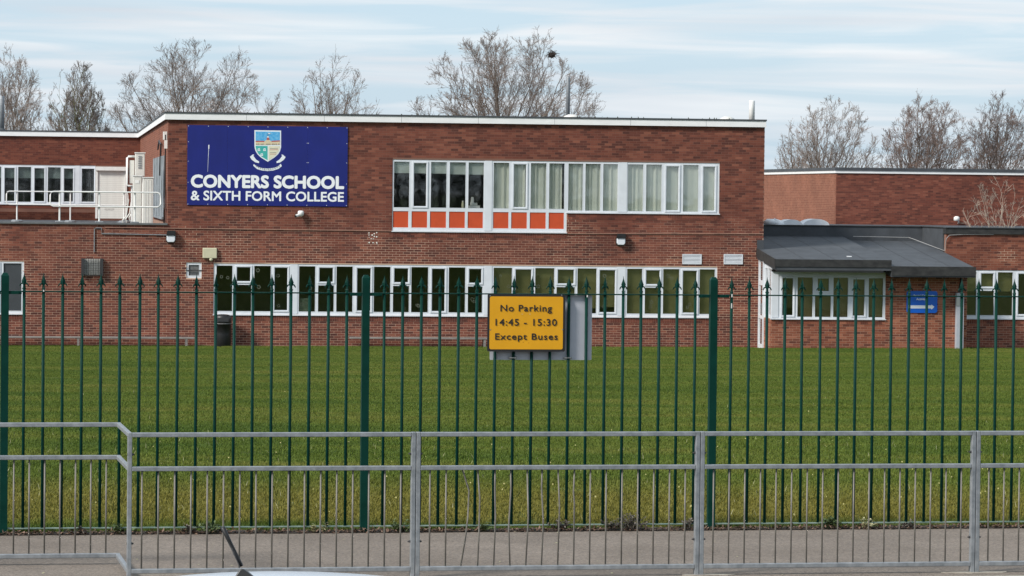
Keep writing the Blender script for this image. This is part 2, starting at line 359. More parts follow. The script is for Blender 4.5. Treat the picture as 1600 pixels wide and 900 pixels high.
# lawn
def lawn_mat():
    m = bpy.data.materials.new('lawn_soil_and_thatch'); m.use_nodes = True; t = m.node_tree; b = t.nodes['Principled BSDF']
    c = nd(t, 'ShaderNodeTexCoord'); n = nd(t, 'ShaderNodeTexNoise', i_Scale=1.2, i_Detail=8.0, i_Roughness=.7); t.links.new(c.outputs['Object'], n.inputs['Vector'])
    rp = nd(t, 'ShaderNodeValToRGB'); rp.color_ramp.elements[0].color = (.05, .07, .012, 1); rp.color_ramp.elements[1].color = (.09, .105, .028, 1); t.links.new(n.outputs[0], rp.inputs[0])
    t.links.new(rp.outputs[0], b.inputs['Base Color']); b.inputs['Roughness'].default_value = .95; b.inputs['Specular IOR Level'].default_value = .1; return m
xs = [-160, -110, -70, -45, -30] + list(np.arange(-22, 22.01, .45)) + [30, 45, 70, 110, 160]
ts = np.concatenate([np.linspace(0, .30, 110)[:-1], np.linspace(.30, 1.0, 170), [1.004]])
g = MB(); nx = len(xs)
for t in ts:
    for x in xs:
        yf = FP.O.y + (x - FP.O.x) * math.tan(FP.th) + .02; yb = BP.O.y + (x - BP.O.x) * math.tan(BP.th)
        y = yf + (yb - yf) * t; g.v.append((x, y, ground_z(x, y)))
for j in range(len(ts) - 1):
    for i in range(nx - 1): a = j * nx + i; g.f.append((a, a + 1, a + nx + 1, a + nx))
struct(g.build('lawn', lawn_mat(), smooth=True))
# paving beside and behind the building
g = MB()
P = [BP.world(u, v, 0) for u, v in ((-160, .2), (160, .2), (160, 400), (-160, 400))]
g.poly([(p.x, p.y, -2.12) for p in P]); struct(g.build('yard', M['conc']))

def tarmac(name, c1, c2, c3):
    m = bpy.data.materials.new(name); m.use_nodes = True; t = m.node_tree; b = t.nodes['Principled BSDF']; k = t.links.new
    c = nd(t, 'ShaderNodeTexCoord')
    n1 = nd(t, 'ShaderNodeTexNoise', i_Scale=.9, i_Detail=7.0, i_Roughness=.65); n2 = nd(t, 'ShaderNodeTexNoise', i_Scale=55.0, i_Detail=4.0, i_Roughness=.75); n3 = nd(t, 'ShaderNodeTexVoronoi', i_Scale=60.0)
    for n in (n1, n2, n3): k(c.outputs['Object'], n.inputs['Vector'])
    r1 = nd(t, 'ShaderNodeValToRGB'); r1.color_ramp.elements[0].position = .3; r1.color_ramp.elements[1].position = .7; r1.color_ramp.elements[0].color = (*c1, 1); r1.color_ramp.elements[1].color = (*c2, 1); k(n1.outputs[0], r1.inputs[0])
    r2 = nd(t, 'ShaderNodeValToRGB'); r2.color_ramp.elements[0].position = .35; r2.color_ramp.elements[1].position = .72; r2.color_ramp.elements[0].color = (.45, .45, .45, 1); r2.color_ramp.elements[1].color = (1.5, 1.48, 1.45, 1); k(n2.outputs[0], r2.inputs[0])
    mu = nd(t, 'ShaderNodeMix', data_type='RGBA', blend_type='MULTIPLY'); mu.inputs[0].default_value = 1; k(r1.outputs[0], mu.inputs[6]); k(r2.outputs[0], mu.inputs[7]); k(mu.outputs[2], b.inputs['Base Color'])
    bp = nd(t, 'ShaderNodeBump', i_Strength=.6, i_Distance=.006); k(n3.outputs['Distance'], bp.inputs['Height']); k(bp.outputs[0], b.inputs['Normal']); b.inputs['Roughness'].default_value = .9
    return m
def strip(name, off0, off1, z0, z1, m, pl=GP, u=160, du=None):
    g = MB(); us = [-u, u] if not du else np.arange(-u, u + .01, du)
    for i in range(len(us) - 1):
        q = [pl.world(us[i], off0, z0), pl.world(us[i+1], off0, z0), pl.world(us[i+1], off1, z1), pl.world(us[i], off1, z1)]; g.poly(q)
    return struct(g.build(name, m))
FO = (FP.O - GP.O).dot(GP.V)                        # fence line measured from the guardrail line
strip('pavement', -.22, FO - .02, -.062, -.066, tarmac('footway_tarmac', (.150, .122, .098), (.225, .188, .156), None))
strip('gutter_strip', -.22 - .002, -.30, -.0625, -.0625, M['conc'])
g = MB(); th = GP.th
for i in range(-60, 60):
    a = GP.world(i * .915 + .005, -.45, -.2); b = GP.world(i * .915 + .91, -.45, -.2); c_ = GP.world(i * .915 + .91, -.302, -.2); d = GP.world(i * .915 + .005, -.302, -.2)
    nn = len(g.v); g.v += [tuple(p) for p in (a, b, c_, d)] + [(p.x, p.y, -.064) for p in (a, b, c_, d)]
    g.f += [tuple(nn + k for k in q) for q in ((4,5,6,7),(0,1,5,4),(1,2,6,5),(2,3,7,6),(3,0,4,7))]
struct(g.build('kerb', M['conc']))
strip('road', -.45, -10.6, -.175, -.345, tarmac('road_asphalt', (.045, .045, .046), (.065, .064, .062), None))
strip('bank', -10.6, -22.0, -.345, .955, mat('bank_grass', (.045, .075, .018), .95, noise=.4, scale=3, bump=.5))
strip('opposite_verge', -22.0, -120, .955, 1.2, mat('verge_grass', (.045, .075, .018), .95, noise=.4, scale=3, bump=.5))
# bare soil under the fence
g = MB(); us = np.arange(-9, 9.01, .06)
for i in range(len(us) - 1):
    e0 = -.05 - .035 * abs(math.sin(us[i] * 3.1) * math.sin(us[i] * 7.3)); e1 = -.05 - .035 * abs(math.sin(us[i+1] * 3.1) * math.sin(us[i+1] * 7.3))
    g.poly([FP.world(us[i], e0, -.060), FP.world(us[i+1], e1, -.060), FP.world(us[i+1], .14, -.055), FP.world(us[i], .14, -.055)])
struct(g.build('soil_strip', M['soil']))

# ================================================================== SCHOOL BUILDING
th = BP.th
bldg = thing('school_building', 'two-storey red brick school block with white roof edge and navy name board', 'building', BP.world(0, 0, -2.1), th)
bldg.location = BP.O; 
mb_main, tm_, mu_, _ = brick_mat('red_brick', bldg)
mb_side, *_ = brick_mat('red_brick_return', bldg, 'Y', base=(.225, .085, .054), dark=(.16, .058, .039), light=(.29, .12, .076), shift=3)
mb_rear, *_ = brick_mat('dark_red_brick', bldg, base=(.155, .048, .032), dark=(.10, .033, .025), light=(.20, .07, .045), shift=5)
mort = mortar_mat('mortar', (.19, .095, .068), (.56, .38, .28), 1.5)
mort_side = mat('mortar_return', (.30, .17, .12), .95, noise=.2, scale=1)
mort_dark = mat('mortar_dark', (.15, .07, .05), .95, noise=.2, scale=1)
ZG, ZR, ZF, ZW = -2.35, 5.15, 4.91, 1.66            # below ground, roof edge, fascia foot, top of the single-storey wall
XR = 18.70
# --- openings
UW0, UWM, UW1 = bu(612.1), bu(884.6), bu(1122.6); UZ1, UZ0, UO0 = 3.765, 2.175, 1.545
LW0, LW1, LZ0, LZ1 = bu(334), bu(1120.8), -1.083, .49
SW0, SW1, SZ0, SZ1 = bu(291), bu(315), bz(303, 434.5), bz(303, 410)     # small barred window
EW0, EW1, EZ0, EZ1 = bu(-30), bu(37.6), bz(20, 490), bz(20, 408.5)      # window at the left end
holes_main = [(UW0, UWM, UO0, UZ1), (UWM, UW1, UZ0, UZ1), (LW0, LW1, LZ0, LZ1), (SW0, SW1, SZ0, SZ1), (EW0, EW1, EZ0, EZ1)]
sol = []                                            # brick-on-edge courses under the windows take the place of bond bricks
for a, b, zt in ((UW0, UWM, UO0), (UWM + .02, UW1, UZ0), (LW0, LW1, LZ0), (EW0, EW1, EZ0)): sol.append((a, b, bed(zt - .03 - .13) - .003, zt - .001))
hb = holes_main + sol
XL = -9.0
g = MB(); backing(g, XL, XR - .002, ZG, ZW, holes_main, 'X', .0045, .25)
backing(g, .002, XR - .002, ZW, ZF + .1, holes_main, 'X', .0045, .25)
wall = g.build('wall', mort, bldg)
low_h = [h for h in hb if h[2] < ZW]; 
brickwork(bldg, mb_main, [(XL, 0, ZG, ZW, low_h, 'X', 0), (0, XR, ZG, ZF + .05, hb, 'X', 0)],
          lambda c: 1.45 < c[0] < 7.9 and .585 < c[2] < 1.36 or 5.7 < c[0] < 6.8 and 1.5 < c[2] < 4.0)
g = MB()
for a, b, c, d in sol: soldier(g, a, b, d - .03, .155 - .004, 0)
stuff(g.build('brick_on_edge_sill', mb_main, bldg))
# left return of the upper storey, right return, rear storey
VR = 37.2
g = MB(); backing(g, .25, VR, ZW - .2, ZF + .1, [], 'Y', .0045, .25); g.build('return_wall', mort_side, bldg)
g = MB()
for c in brick_cells(0.012, 14.0, ZW, ZF + .05, []): brick_faces(g, c, 'Y', 0, .012)
for c in brick_cells(14.0, VR, ZW, ZF + .05, []): brick_faces(g, c, 'Y', 0, .012)
stuff(g.build('return_brickwork', mb_side, bldg))
g = MB(); backing(g, .01, 12, ZG, ZF + .1, [], 'Y', XR - .25, XR - .004); g.build('right_return_wall', mort_side, bldg)
RH0, RH1 = bu(-60, VR, 290), bu(149, VR, 290); RZ1, RZ0 = bz(75, 258, VR), bz(75, 319, VR)
SH0, SH1, SHZ0, SHZ1 = bu(150, VR, 290), bu(197.5, VR, 290), bz(170, 341.5, VR), bz(170, 260.5, VR)
rh = [(RH0, RH1, RZ0, RZ1), (SH0, SH1, SHZ0, SHZ1)]; rsol = (RH0, RH1, RZ0 - .30, RZ0 - .002)
g = MB(); backing(g, XL, .25, 1.0, ZF + .1, rh, 'X', VR + .0045, VR + .25); g.build('rear_wall', mort_dark, bldg)
g = MB()
for c in brick_cells(XL, 0, 1.4, ZF + .05, rh + [rsol]): brick_faces(g, c, 'X', VR, .012)
soldier(g, RH0, RH1, RZ0 - .03, .215, VR)
for c in brick_cells(RH0, RH1, 1.4, RZ0 - .26, []): brick_faces(g, c, 'X', VR, .012)
stuff(g.build('rear_brickwork', mb_rear, bldg))
# flat roofs with white fascia and dark edge trim
g = MB(); ov = .10
g.box((-ov, -ov, ZF), (XR + .02, -ov + .025, ZR - .05)); g.box((-ov, -ov + .026, ZF), (-ov + .025, VR - ov, ZR - .05)); g.box((XL, VR - ov, ZF), (-ov + .024, VR - ov + .025, ZR - .05))
fas = g.build('fascia', M['fascia'], bldg)
g = MB()
for x in np.arange(2.4, 18, 2.4): g.box((x, -ov - .002, ZF + .002), (x + .006, -ov - .0002, ZR - .052))
g.build('fascia_joint', M['dark'], fas)
g = MB(); g.box((-ov - .02, -ov - .02, ZR - .05), (XR + .04, 14, ZR)); g.box((XL, VR - ov - .02, ZR - .051), (-ov, VR + 8, ZR - .001)); g.box((-ov - .02, 14.001, ZR - .05), (9, VR + 8, ZR - .0005))
roof = g.build('roof', M['felt'], bldg)
g = MB(); g.box((-ov + .03, -ov + .03, ZF + .01), (XR, .009, ZF + .03)); g.build('soffit', M['upvc'], roof)
random.seed(3)
g = MB()                                            # moss and grit standing up along the roof edge
for i in range(90):
    x = random.uniform(0, 9) if i < 60 else random.uniform(9, 18); h = random.uniform(.01, .05)
    g.tube([(x, -.05, ZR), (x + random.uniform(-.02, .02), -.05, ZR + h)], [.02, .006], 4)
stuff(g.build('roof_edge_moss', mat('dark_moss', (.05, .05, .025), .95), bldg))
# single-storey flat roof with upstand kerb
DK = CZ - 1.22
g = MB(); g.box((XL, .26, DK - .15), (-.001, VR, DK)); g.build('roof_deck', M['felt'], bldg)
g = MB(); g.box((XL, -.05, ZW + .002), (-.002, .26, ZW + .055)); g.build('roof_kerb', mat('grey_kerb_trim', (.12, .125, .13), .6, noise=.2, scale=3), bldg)

# --- upper window (left half with orange panels below)
def px(*a): return [bu(q, .02, 300) for q in a]
zt = 3.70; zp = bz(660, 324.4, .02); oz1, oz0 = bz(660, 330.2, .02), bz(660, 355.7, .02)
def rg(X0, X1, base, sc): return bu(base + X0 / sc, .02, 300), bu(base + X1 / sc, .02, 300)
k = 5.293
up_l = [('F', 133, 262), ('C', 300, 402), ('F', 440, 570), ('F', 595, 728), ('F', 750, 878), ('F', 958, 1087), ('C', 1127, 1227), ('F', 1265, 1395), ('F', 1418, 1545)]
lights = []
for kd, a, b in up_l:
    a, b = rg(a, b, 590, k); lights.append((kd, a, b, zp + (.045 if kd == 'C' else 0), zt - (.05 if kd == 'C' else 0)))
orange = [rg(a, b, 590, k) for a, b in ((129, 256), (283, 412), (435, 568), (593, 724), (747, 873), (957, 1085), (1107, 1237), (1261, 1393), (1417, 1543))]
w1 = window(bldg, UW0, UWM - .001, UO0, UZ1, lights, panel_spans=[rg(884, 946, 590, k)], low=[(a, b, oz0, oz1) for a, b in orange])
for a, b in orange: MB().box((a - .003, .036, oz0 - .003), (b + .003, .05, oz1 + .003)).build('spandrel_panel', M['orange'], w1)
w1['label'] = 'long upper window with square orange panels below the panes'
for i, (kd, a, b, c, d) in enumerate(lights):
    if i < 5: MB().box((a - .03, .10, d - .36 + (.05 if kd == 'C' else 0) - .02 * (i > 2)), (b + .03, .105, d + .05)).build('roller_blind', M['blind'], w1)
    else: curtain(w1, a - .05, b + .06 - (.13 if i == 8 else 0), zp - .1, zt + .02, .125, M['curtain'], 3)
k = 4.5
up_r = [('F', 125, 228), ('F', 245, 352), ('F', 370, 473), ('F', 543, 652), ('F', 672, 782), ('C', 815, 900), ('F', 932, 1040), ('C', 1075, 1155)]
zq = bz(1000, 330.0, .02); lights = []
for kd, a, b in up_r:
    a, b = rg(a, b, 860, k); lights.append((kd, a, b, zq + (.04 if kd == 'C' else 0), zt - (.06 if kd == 'C' else 0)))
w2 = window(bldg, UWM + .001, UW1, UZ0, UZ1, lights, panel_spans=[rg(476, 538, 860, k)])
w2['label'] = 'upper window with pale curtains drawn across every pane'
for i, (kd, a, b, c, d) in enumerate(lights):
    curtain(w2, a - .05, b + .05, zq - .06, zt + .05 - (.10 if kd == 'C' else .05 * (i in (3, 4))), .125, M['curtain'], 3 if i < 5 else 1.5, .02 if i < 5 else .006)
room(bldg, UW0 - .3, UW1 + .3, 1.5, 4.1, .27, 6)
# --- long lower window
lo = [('F', 338, 363), ('T', 370, 391), ('F', 397, 423), ('C', 429, 449), ('F', 467, 492.5), ('T', 499, 520), ('F', 525.5, 551), ('C', 558, 579), ('F', 584, 610), ('T', 616, 637.5), ('F', 642.5, 669),
      ('C', 675, 695), ('F', 701, 727), ('T', 733, 752), ('F', 771, 800), ('C', 805.5, 830), ('F', 836, 866), ('T', 871.5, 896.5), ('F', 902, 932), ('C', 937, 961), ('F', 979.6, 1003.4), ('T', 1009.5, 1030.6), ('F', 1036, 1061.4), ('C', 1067, 1088.4), ('F', 1093, 1117)]
lights = []
for kd, a, b in lo:
    a, b = bu(a, .02, 450), bu(b, .02, 450)
    if kd == 'F': lights.append(('F', a, b, -.985, .425))
    elif kd == 'C': lights.append(('C', a, b, -.945, .37))
    else: lights += [('T', a, b, -.055, .375), ('F', a - .04, b + .035, -.985, -.165)]
w3 = window(bldg, LW0, LW1, LZ0, LZ1, lights, panel_spans=[(bu(453), bu(465.5)), (bu(756.5), bu(769)), (bu(965), bu(978))])
w3['label'] = 'long lower window band with green-tinted panes'
for kd, a, b, c, d in lights:
    if a > bu(768): MB().box((a - .04, .15, c - (.02 if not (bu(900) < a < bu(962)) else -.16)), (b + .04, .155, d + .03)).build('roller_blind', M['beigeblind'], w3)
random.seed(11)
ringm = mat('faint_snowflake_sticker', (.13, .145, .11), .8)
for kd, a, b, c, d in lights:
    if kd != 'T' and random.random() < .75:
        for q in range(random.choice((1, 2, 2))):
            cx, cz, rr = random.uniform(a + .1, b - .1), random.uniform(c + .12, d - .12), random.uniform(.04, .065); g = MB(); s_ = random.choice((5, 6, 8))
            for i in range(s_):
                t = 6.283 * i / s_ + .3; t2 = t + .45
                g.poly([(cx + rr * .55 * math.cos(t), .0505, cz + rr * .55 * math.sin(t)), (cx + rr * math.cos(t), .0505, cz + rr * math.sin(t)), (cx + rr * math.cos(t2), .0505, cz + rr * math.sin(t2)), (cx + rr * .55 * math.cos(t2), .0505, cz + rr * .55 * math.sin(t2))])
            g.build('window_sticker', ringm, w3)
MB().box((bu(468.5), .10, bz(470, 486.5)), (bu(482), .103, bz(470, 466))).build('paper_notice', mat('grey_green_paper', (.10, .13, .09), .8, noise=.4, scale=14), w3)
room(bldg, LW0 - .3, LW1 + .3, -2.0, .9, .27, 6)
# --- small barred window, left end window
w4 = window(bldg, SW0, SW1, SZ0, SZ1, [('F', SW0 + .075, SW1 - .075, SZ0 + .075, SZ1 - .075)], v=.03, pane_mat=mat('frosted_pane', (.12, .12, .12), .3, noise=.3, scale=9), sill=False)
w4['label'] = 'small barred window with frosted pane'
zc = (SZ0 + SZ1) / 2; MB().tube([(SW0 - .03, .005, zc), (SW1 + .03, .005, zc)], .012).build('security_bar', M['dark'], w4)
w5 = window(bldg, EW0, EW1, EZ0, EZ1, [('C', bu(-26), bu(-2), EZ0 + .1, EZ1 - .08), ('F', bu(5.3), bu(33.8), EZ0 + .085, EZ1 - .055)], pane_mat=M['greypane']); w5['label'] = 'window with flat grey film behind the pane'
room(bldg, EW0 - .3, EW1 + .3, -2.0, .9, .27, 3)
# --- rear storey windows and roller shutter
k = 7.27; v = VR + .02
lights = []
rl = [('C', -330, -200), ('F', -150, 12), ('C', 53, 165), ('F', 205, 352), ('C', 393, 503), ('F', 543, 688), ('C', 728, 830), ('C', 930, 1068)]
zt2, zb2 = bz(75, 261.2, v), bz(75, 315.8, v)
for kd, a, b in rl:
    a, b = bu(a / k, v, 290), bu(b / k, v, 290); lights.append((kd, a, b, zb2 + (.03 if kd == 'C' else 0), zt2 - (.055 if kd == 'C' else 0)))
w6 = window(bldg, RH0, RH1, RZ0, RZ1, lights, v=v, panel_spans=[(bu(853 / k, v, 290), bu(907 / k, v, 290))]); w6['label'] = 'set-back upper window above the flat roof'
for kd, a, b, c, d in lights[:-1]: MB().box((a - .03, v + .14, zt2 - .46), (b + .03, v + .145, zt2 + .03)).build('roller_blind', mat('green_grey_blind', (.22, .27, .26), .9) if 'green_grey_blind' not in bpy.data.materials else bpy.data.materials['green_grey_blind'], w6)
a, b = lights[-1][1], lights[-1][2]; curtain(w6, (a + b) / 2 - .05, b + .05, zb2 - .05, zt2, v + .15, mat('dark_curtain', (.10, .10, .11), .9), 4)
room(bldg, XL, SH1 + .2, 1.5, 4.6, VR + .27, VR + 5)
sh = MB().box((SH0 - .02, VR - .04, SHZ0), (SH0 + .07, VR + .06, SHZ1 - .16)).box((SH1 - .07, VR - .04, SHZ0), (SH1 + .02, VR + .06, SHZ1 - .16)).box((SH0 - .02, VR - .14, SHZ1 - .158), (SH1 + .02, VR + .06, SHZ1)).build('roller_shutter', M['white_metal'], bldg)
n = 26; hh = (SHZ1 - .16 - SHZ0) / n
me = MB().box((SH0 + .072, -.012, .004), (SH1 - .072, .012, hh + .001)).mesh('shutter_slat', mat('off_white_slat', (.70, .70, .66), .5, noise=.06, scale=4))
for i in range(n): o = link('shutter_slat', me, sh); o.location = (0, VR + .02 + .0015 * (i % 2), SHZ0 + i * hh)
for i in range(7): MB().box((SH0 + .35 + i * .055, VR - .0005, SHZ0 + .36 - .01 * (i % 3)), (SH0 + .39 + i * .055, VR + .003, SHZ0 + .43)).build('scuff_mark', M['cabinet'], sh)
# --- louvred metal screen in the return wall beside the roof plant
a0, a1 = 15.4, 2.8
g = MB(); 
for i in range(9): y = a1 + (a0 - a1) * i / 9; g.box((-.05 - .03 * (i % 2), y + .01, DK + .42), (-.002, y + (a0 - a1) / 9 - .01, 3.83))
g.box((-.10, a1 - .1, DK + .34), (-.003, a0 + .1, DK + .415)); g.build('metal_screen', mat('dull_zinc', (.30, .33, .35), .45, metal=.4, noise=.25, scale=3), bldg)
# --- wires down the return
g = MB(); g.tube([(-.06, .55, 4.45), (-.07, .5, 3.6), (-.06, .62, 2.6), (-.08, .55, 2.2), (-.06, 1.4, 2.15), (-.06, 1.5, DK + .1)], .022, 5); g.tube([(-.05, 1.5, DK + .12), (-.2, 5.0, DK + .08)], .03, 5)
g.tube([(-.06, 9, 4.1), (-.08, 7, 4.35), (-.08, 5, 4.2), (-.1, 5.1, 3.2)], .03, 5); g.build('cable', M['black'], bldg)
g = MB(); g.box((-.12, .75, 4.3), (-.01, 1.3, 4.55)); g.box((-.10, .4, 4.02), (-.01, .6, 4.28)); g.build('junction_box', M['white_metal'], bldg)
# --- conduits on the front
cm = mat('conduit_paint', (.30, .17, .125), .6, noise=.2, scale=2)
cz = bz(400, 361.5, 0)
g = MB(); g.tube([(bu(163), -.02, ZW - .09), (0.3, -.02, ZW - .10), (UW0, -.02, bz(612, 361)) ], .012, 5); g.build('conduit', cm, bldg); g = MB(); g.tube([(UWM + .02, -.02, bz(890, 365)), (XR - .01, -.02, bz(1190, 365.5))], .012, 5); g.build('conduit', cm, bldg)
g = MB(); x = bu(147); g.tube([(x, -.025, bz(147, 394)), (x, -.025, bz(147, 358)), (x + .05, -.025, bz(147, 356)), (x + .22, -.025, bz(147, 356)), (bu(158), -.025, bz(160, 365)), (bu(263), -.025, bz(260, 367))], .016, 5); g.build('grey_conduit', M['galv'], bldg)
# --- white plugs left by a removed fitting
g = MB(); random.seed(5)
for X, Y in ((165, 340), (285, 335), (248, 352), (215, 372), (248, 393), (285, 400), (168, 408), (200, 430), (168, 490), (228, 492), (285, 490), (290, 510), (165, 372), (232, 432)):
    u_, z_ = BP(560 + X / 10, 330 + Y / 10); r_ = random.uniform(.012, .026); g.lathe([(r_, 0), (r_, .006)], 6, (0, 0, 0))
    nn = 12
    for q in range(len(g.v) - nn, len(g.v)): xq, yq, zq_ = g.v[q]; g.v[q] = (u_ + xq, -.001 - zq_, z_ + yq)
g.build('plug_marks', M['mortardot'], bldg)
# --- paler repointed patches: toothed mortar around repairs
pale = mat('pale_repointing', (.52, .36, .26), .95, noise=.2, scale=6)
def repoint(u0_, u1_, z0_, z1_, p=.8):
    g = MB(); row = math.floor((z0_ + 30) / .075)
    while row * .075 - 30 < z1_:
        zb = row * .075 - 30; off = (row % 2) * .1125; g2 = cuts(u0_ + random.uniform(-.09, .09), u1_ + random.uniform(-.09, .09), [])
        for a, b in g2:
            if random.random() < p: g.box((a, -.0012, zb - .010), (b, .008, zb))
            i = math.floor((a + 90 + off) / .225) + 1
            while i * .225 - 90 - off < b:
                x = i * .225 - 90 - off
                if random.random() < p: g.box((x - .010, -.0014, zb - .0002), (x, .008, zb + .0652))
                i += 1
        row += 1
    return stuff(g.build('repointed_mortar', pale, bldg))
repoint(bu(38.5), bu(48), bz(40, 490), bz(40, 404)); repoint(bu(283), bu(290), bz(285, 434), bz(285, 408), .9); repoint(bu(288), bu(312), bz(300, 396), bz(300, 356), .7)
repoint(bu(1040), bu(1064), bz(1050, 415), bz(1050, 397), .8); repoint(bu(862), bu(890), bz(870, 408), bz(870, 396), .8); repoint(bu(887), bu(905), bz(890, 365), bz(890, 337), .6); repoint(bu(1122), bu(1190), bz(1150, 500), bz(1150, 395), .45)

# ------------------------------------------------------------------ things fixed to the front
def local(pl, u, v, z): return pl.world(u, v, z)
def at_b(name, label, cat, u, v, z, group=None): return thing(name, label, cat, BP.world(u, v, z), BP.th, group)
# navy name board
s0, s1, sz0, sz1 = .592, 5.545, 2.283, 4.75
sign = at_b('name_board', 'large navy blue school name board with crest and white lettering', 'sign', s0, -.03, sz0)
sw, shh = s1 - s0, sz1 - sz0
np_ = 4
for i in range(np_): MB().box((sw * i / np_ + .0015, 0, 0), (sw * (i + 1) / np_ - .0015, .025, shh)).build('board_panel', M['navy'], sign)
def sg(X, Y): a, b = BP(270 + X / 5.293, 180 + Y / 5.293, -.03); return a - s0, b - sz0
xa, za = sg(148, 600); xb, zb = sg(1417, 610); xc, zc_ = sg(148, 492)
lettering(sign, 'CONYERS SCHOOL', xa, xb, (za + zb) / 2, zc_ - za, -.003, M['signwhite'], .040, 1.0)
xa, za = sg(148, 703); xb, zb = sg(1415, 716); xc, zc_ = sg(260, 624)
lettering(sign, '& SIXTH FORM COLLEGE', xa, xb, (za + zb) / 2, zc_ - za, -.003, M['signwhite'], .022, 1.0)
g = MB()
for i in range(9):
    for z in (.03, shh - .03):
        g.box((.03 + i * (sw - .06) / 8 - .009, -.004, z - .009), (.03 + i * (sw - .06) / 8 + .009, -.0002, z + .009))
for z in (.7, 1.35, 1.95):
    for x in (.03, sw - .03, sw * .75 - .02, sw * .75 + .02): g.box((x - .008, -.004, z - .008), (x + .008, -.0002, z + .008))
stuff(g.build('fixing_screws', M['signwhite'], sign))
g = MB(); x, z = sg(297, 245); g.box((x - .012, -.002, z - .12), (x + .018, -.0004, z)); x2, z2 = sg(288, 470); g.poly([(x - .006, -.001, z - .12), (x2 - .003, -.001, z2), (x2 + .002, -.001, z2), (x + .006, -.001, z - .12)]); g.build('dropping_streak', M['signwhite'], sign)
def cg(X, Y): a, b = BP(385 + X / 12, 195 + Y / 12, -.03); return a - s0, b - sz0
def cpoly(pts, v, m, name, par): return MB().prism([cg(*p) for p in pts][::-1], v, v + .0025).build(name, m, par)
cw = mat('crest_white', (.72, .76, .80), .5); cs = mat('crest_sky_blue', (.03, .30, .62), .5, col2=(.16, .46, .72), scale=14); ct = mat('crest_teal', (.03, .33, .31), .5, col2=(.06, .42, .38), scale=12)
cc_ = mat('crest_cream', (.66, .63, .48), .5, noise=.06, scale=10); crd = mat('crest_red', (.42, .10, .09), .5); cst = mat('crest_stone', (.62, .53, .36), .5, noise=.12, scale=20); cgy = mat('crest_grey_ink', (.18, .17, .16), .6)
shield = [(150, 100), (650, 108), (650, 420), (632, 490), (595, 550), (530, 610), (400, 693), (270, 612), (210, 555), (170, 490), (152, 420)]
crest = cpoly(shield, -.003, cw, 'crest_shield', sign)
inner = lambda x: x
cpoly([(172, 125), (628, 132), (628, 310), (172, 305)], -.006, cs, 'crest_field', crest)
cpoly([(172, 395), (396, 397), (396, 664), (285, 598), (222, 540), (190, 480), (174, 420)], -.006, ct, 'crest_field', crest)
cpoly([(414, 397), (628, 398), (628, 420), (612, 480), (580, 538), (520, 596), (414, 664)], -.006, cc_, 'crest_field', crest)
cpoly([(172, 312), (628, 308), (628, 375), (172, 375)], -.0085, cst, 'crest_building', crest)
cpoly([(172, 300), (335, 300), (335, 322), (172, 322)], -.010, crd, 'crest_roof', crest); cpoly([(470, 300), (628, 292), (628, 314), (470, 322)], -.010, crd, 'crest_roof', crest)
cpoly([(350, 375), (350, 300), (400, 262), (455, 300), (455, 375)], -.0105, cst, 'crest_gable', crest); cpoly([(378, 285), (384, 240), (424, 240), (430, 285)], -.0125, crd, 'crest_tower', crest)
cpoly([(384, 238), (390, 215), (418, 215), (424, 238)], -.0125, cw, 'crest_dome', crest); cpoly([(399, 213), (399, 160), (406, 160), (406, 213)], -.0125, cgy, 'crest_flagpole', crest); cpoly([(408, 150), (452, 158), (440, 172), (408, 170)], -.0125, cw, 'crest_flag', crest)
g = MB()
for X in (190, 225, 270, 300, 375, 400, 430, 480, 510, 550, 600): g.prism([cg(*p) for p in ((X, 352), (X + 14, 352), (X + 14, 372), (X, 372))][::-1], -.0135, -.0107)
g.build('crest_windows', cgy, crest)
for X, Y in ((235, 465), (342, 465), (288, 560)):
    cpoly([(X - 26, Y + 26), (X - 20, Y - 20), (X + 16, Y - 26), (X + 26, Y + 24)], -.0085, cw, 'crest_charge', crest); cpoly([(X - 10, Y + 8), (X - 10, Y - 6), (X + 10, Y - 6), (X + 10, Y + 8)], -.011, ct, 'crest_charge_centre', crest)
for i, Y in enumerate((440, 465, 520, 548)): cpoly([(440, Y), (590 - 30 * (i > 1), Y - 4), (590 - 30 * (i > 1), Y + 4), (440, Y + 7)], -.0085, crd if i % 2 else cgy, 'crest_script', crest)
rib = [(135, 735), (200, 785), (300, 812), (400, 820), (500, 810), (590, 780), (645, 730), (665, 775), (600, 825), (500, 858), (400, 866), (300, 858), (200, 830), (130, 768)]
ribbon = cpoly(rib, -.004, cw, 'crest_ribbon', sign)
cpoly([(65, 600), (120, 555), (148, 560), (128, 580), (180, 650), (240, 690), (235, 718), (170, 705), (100, 655)], -.004, cw, 'ribbon_end', ribbon); cpoly([(735, 605), (680, 558), (650, 563), (672, 582), (620, 650), (562, 690), (568, 718), (632, 705), (702, 655)], -.004, cw, 'ribbon_end', ribbon)
for i, ch in enumerate('PERSEVERANDO'):
    t = (i - 5.5) / 5.5; X = 400 + t * 210; Y = 856 - 66 * t * t * 1.0; a, b = cg(X - 9, Y - 2); a2, b2 = cg(X + 11, Y - 34)
    lo_ = lettering(ribbon, ch, a, a2, b, (b2 - b) * .95, -.0075, cgy, .01)
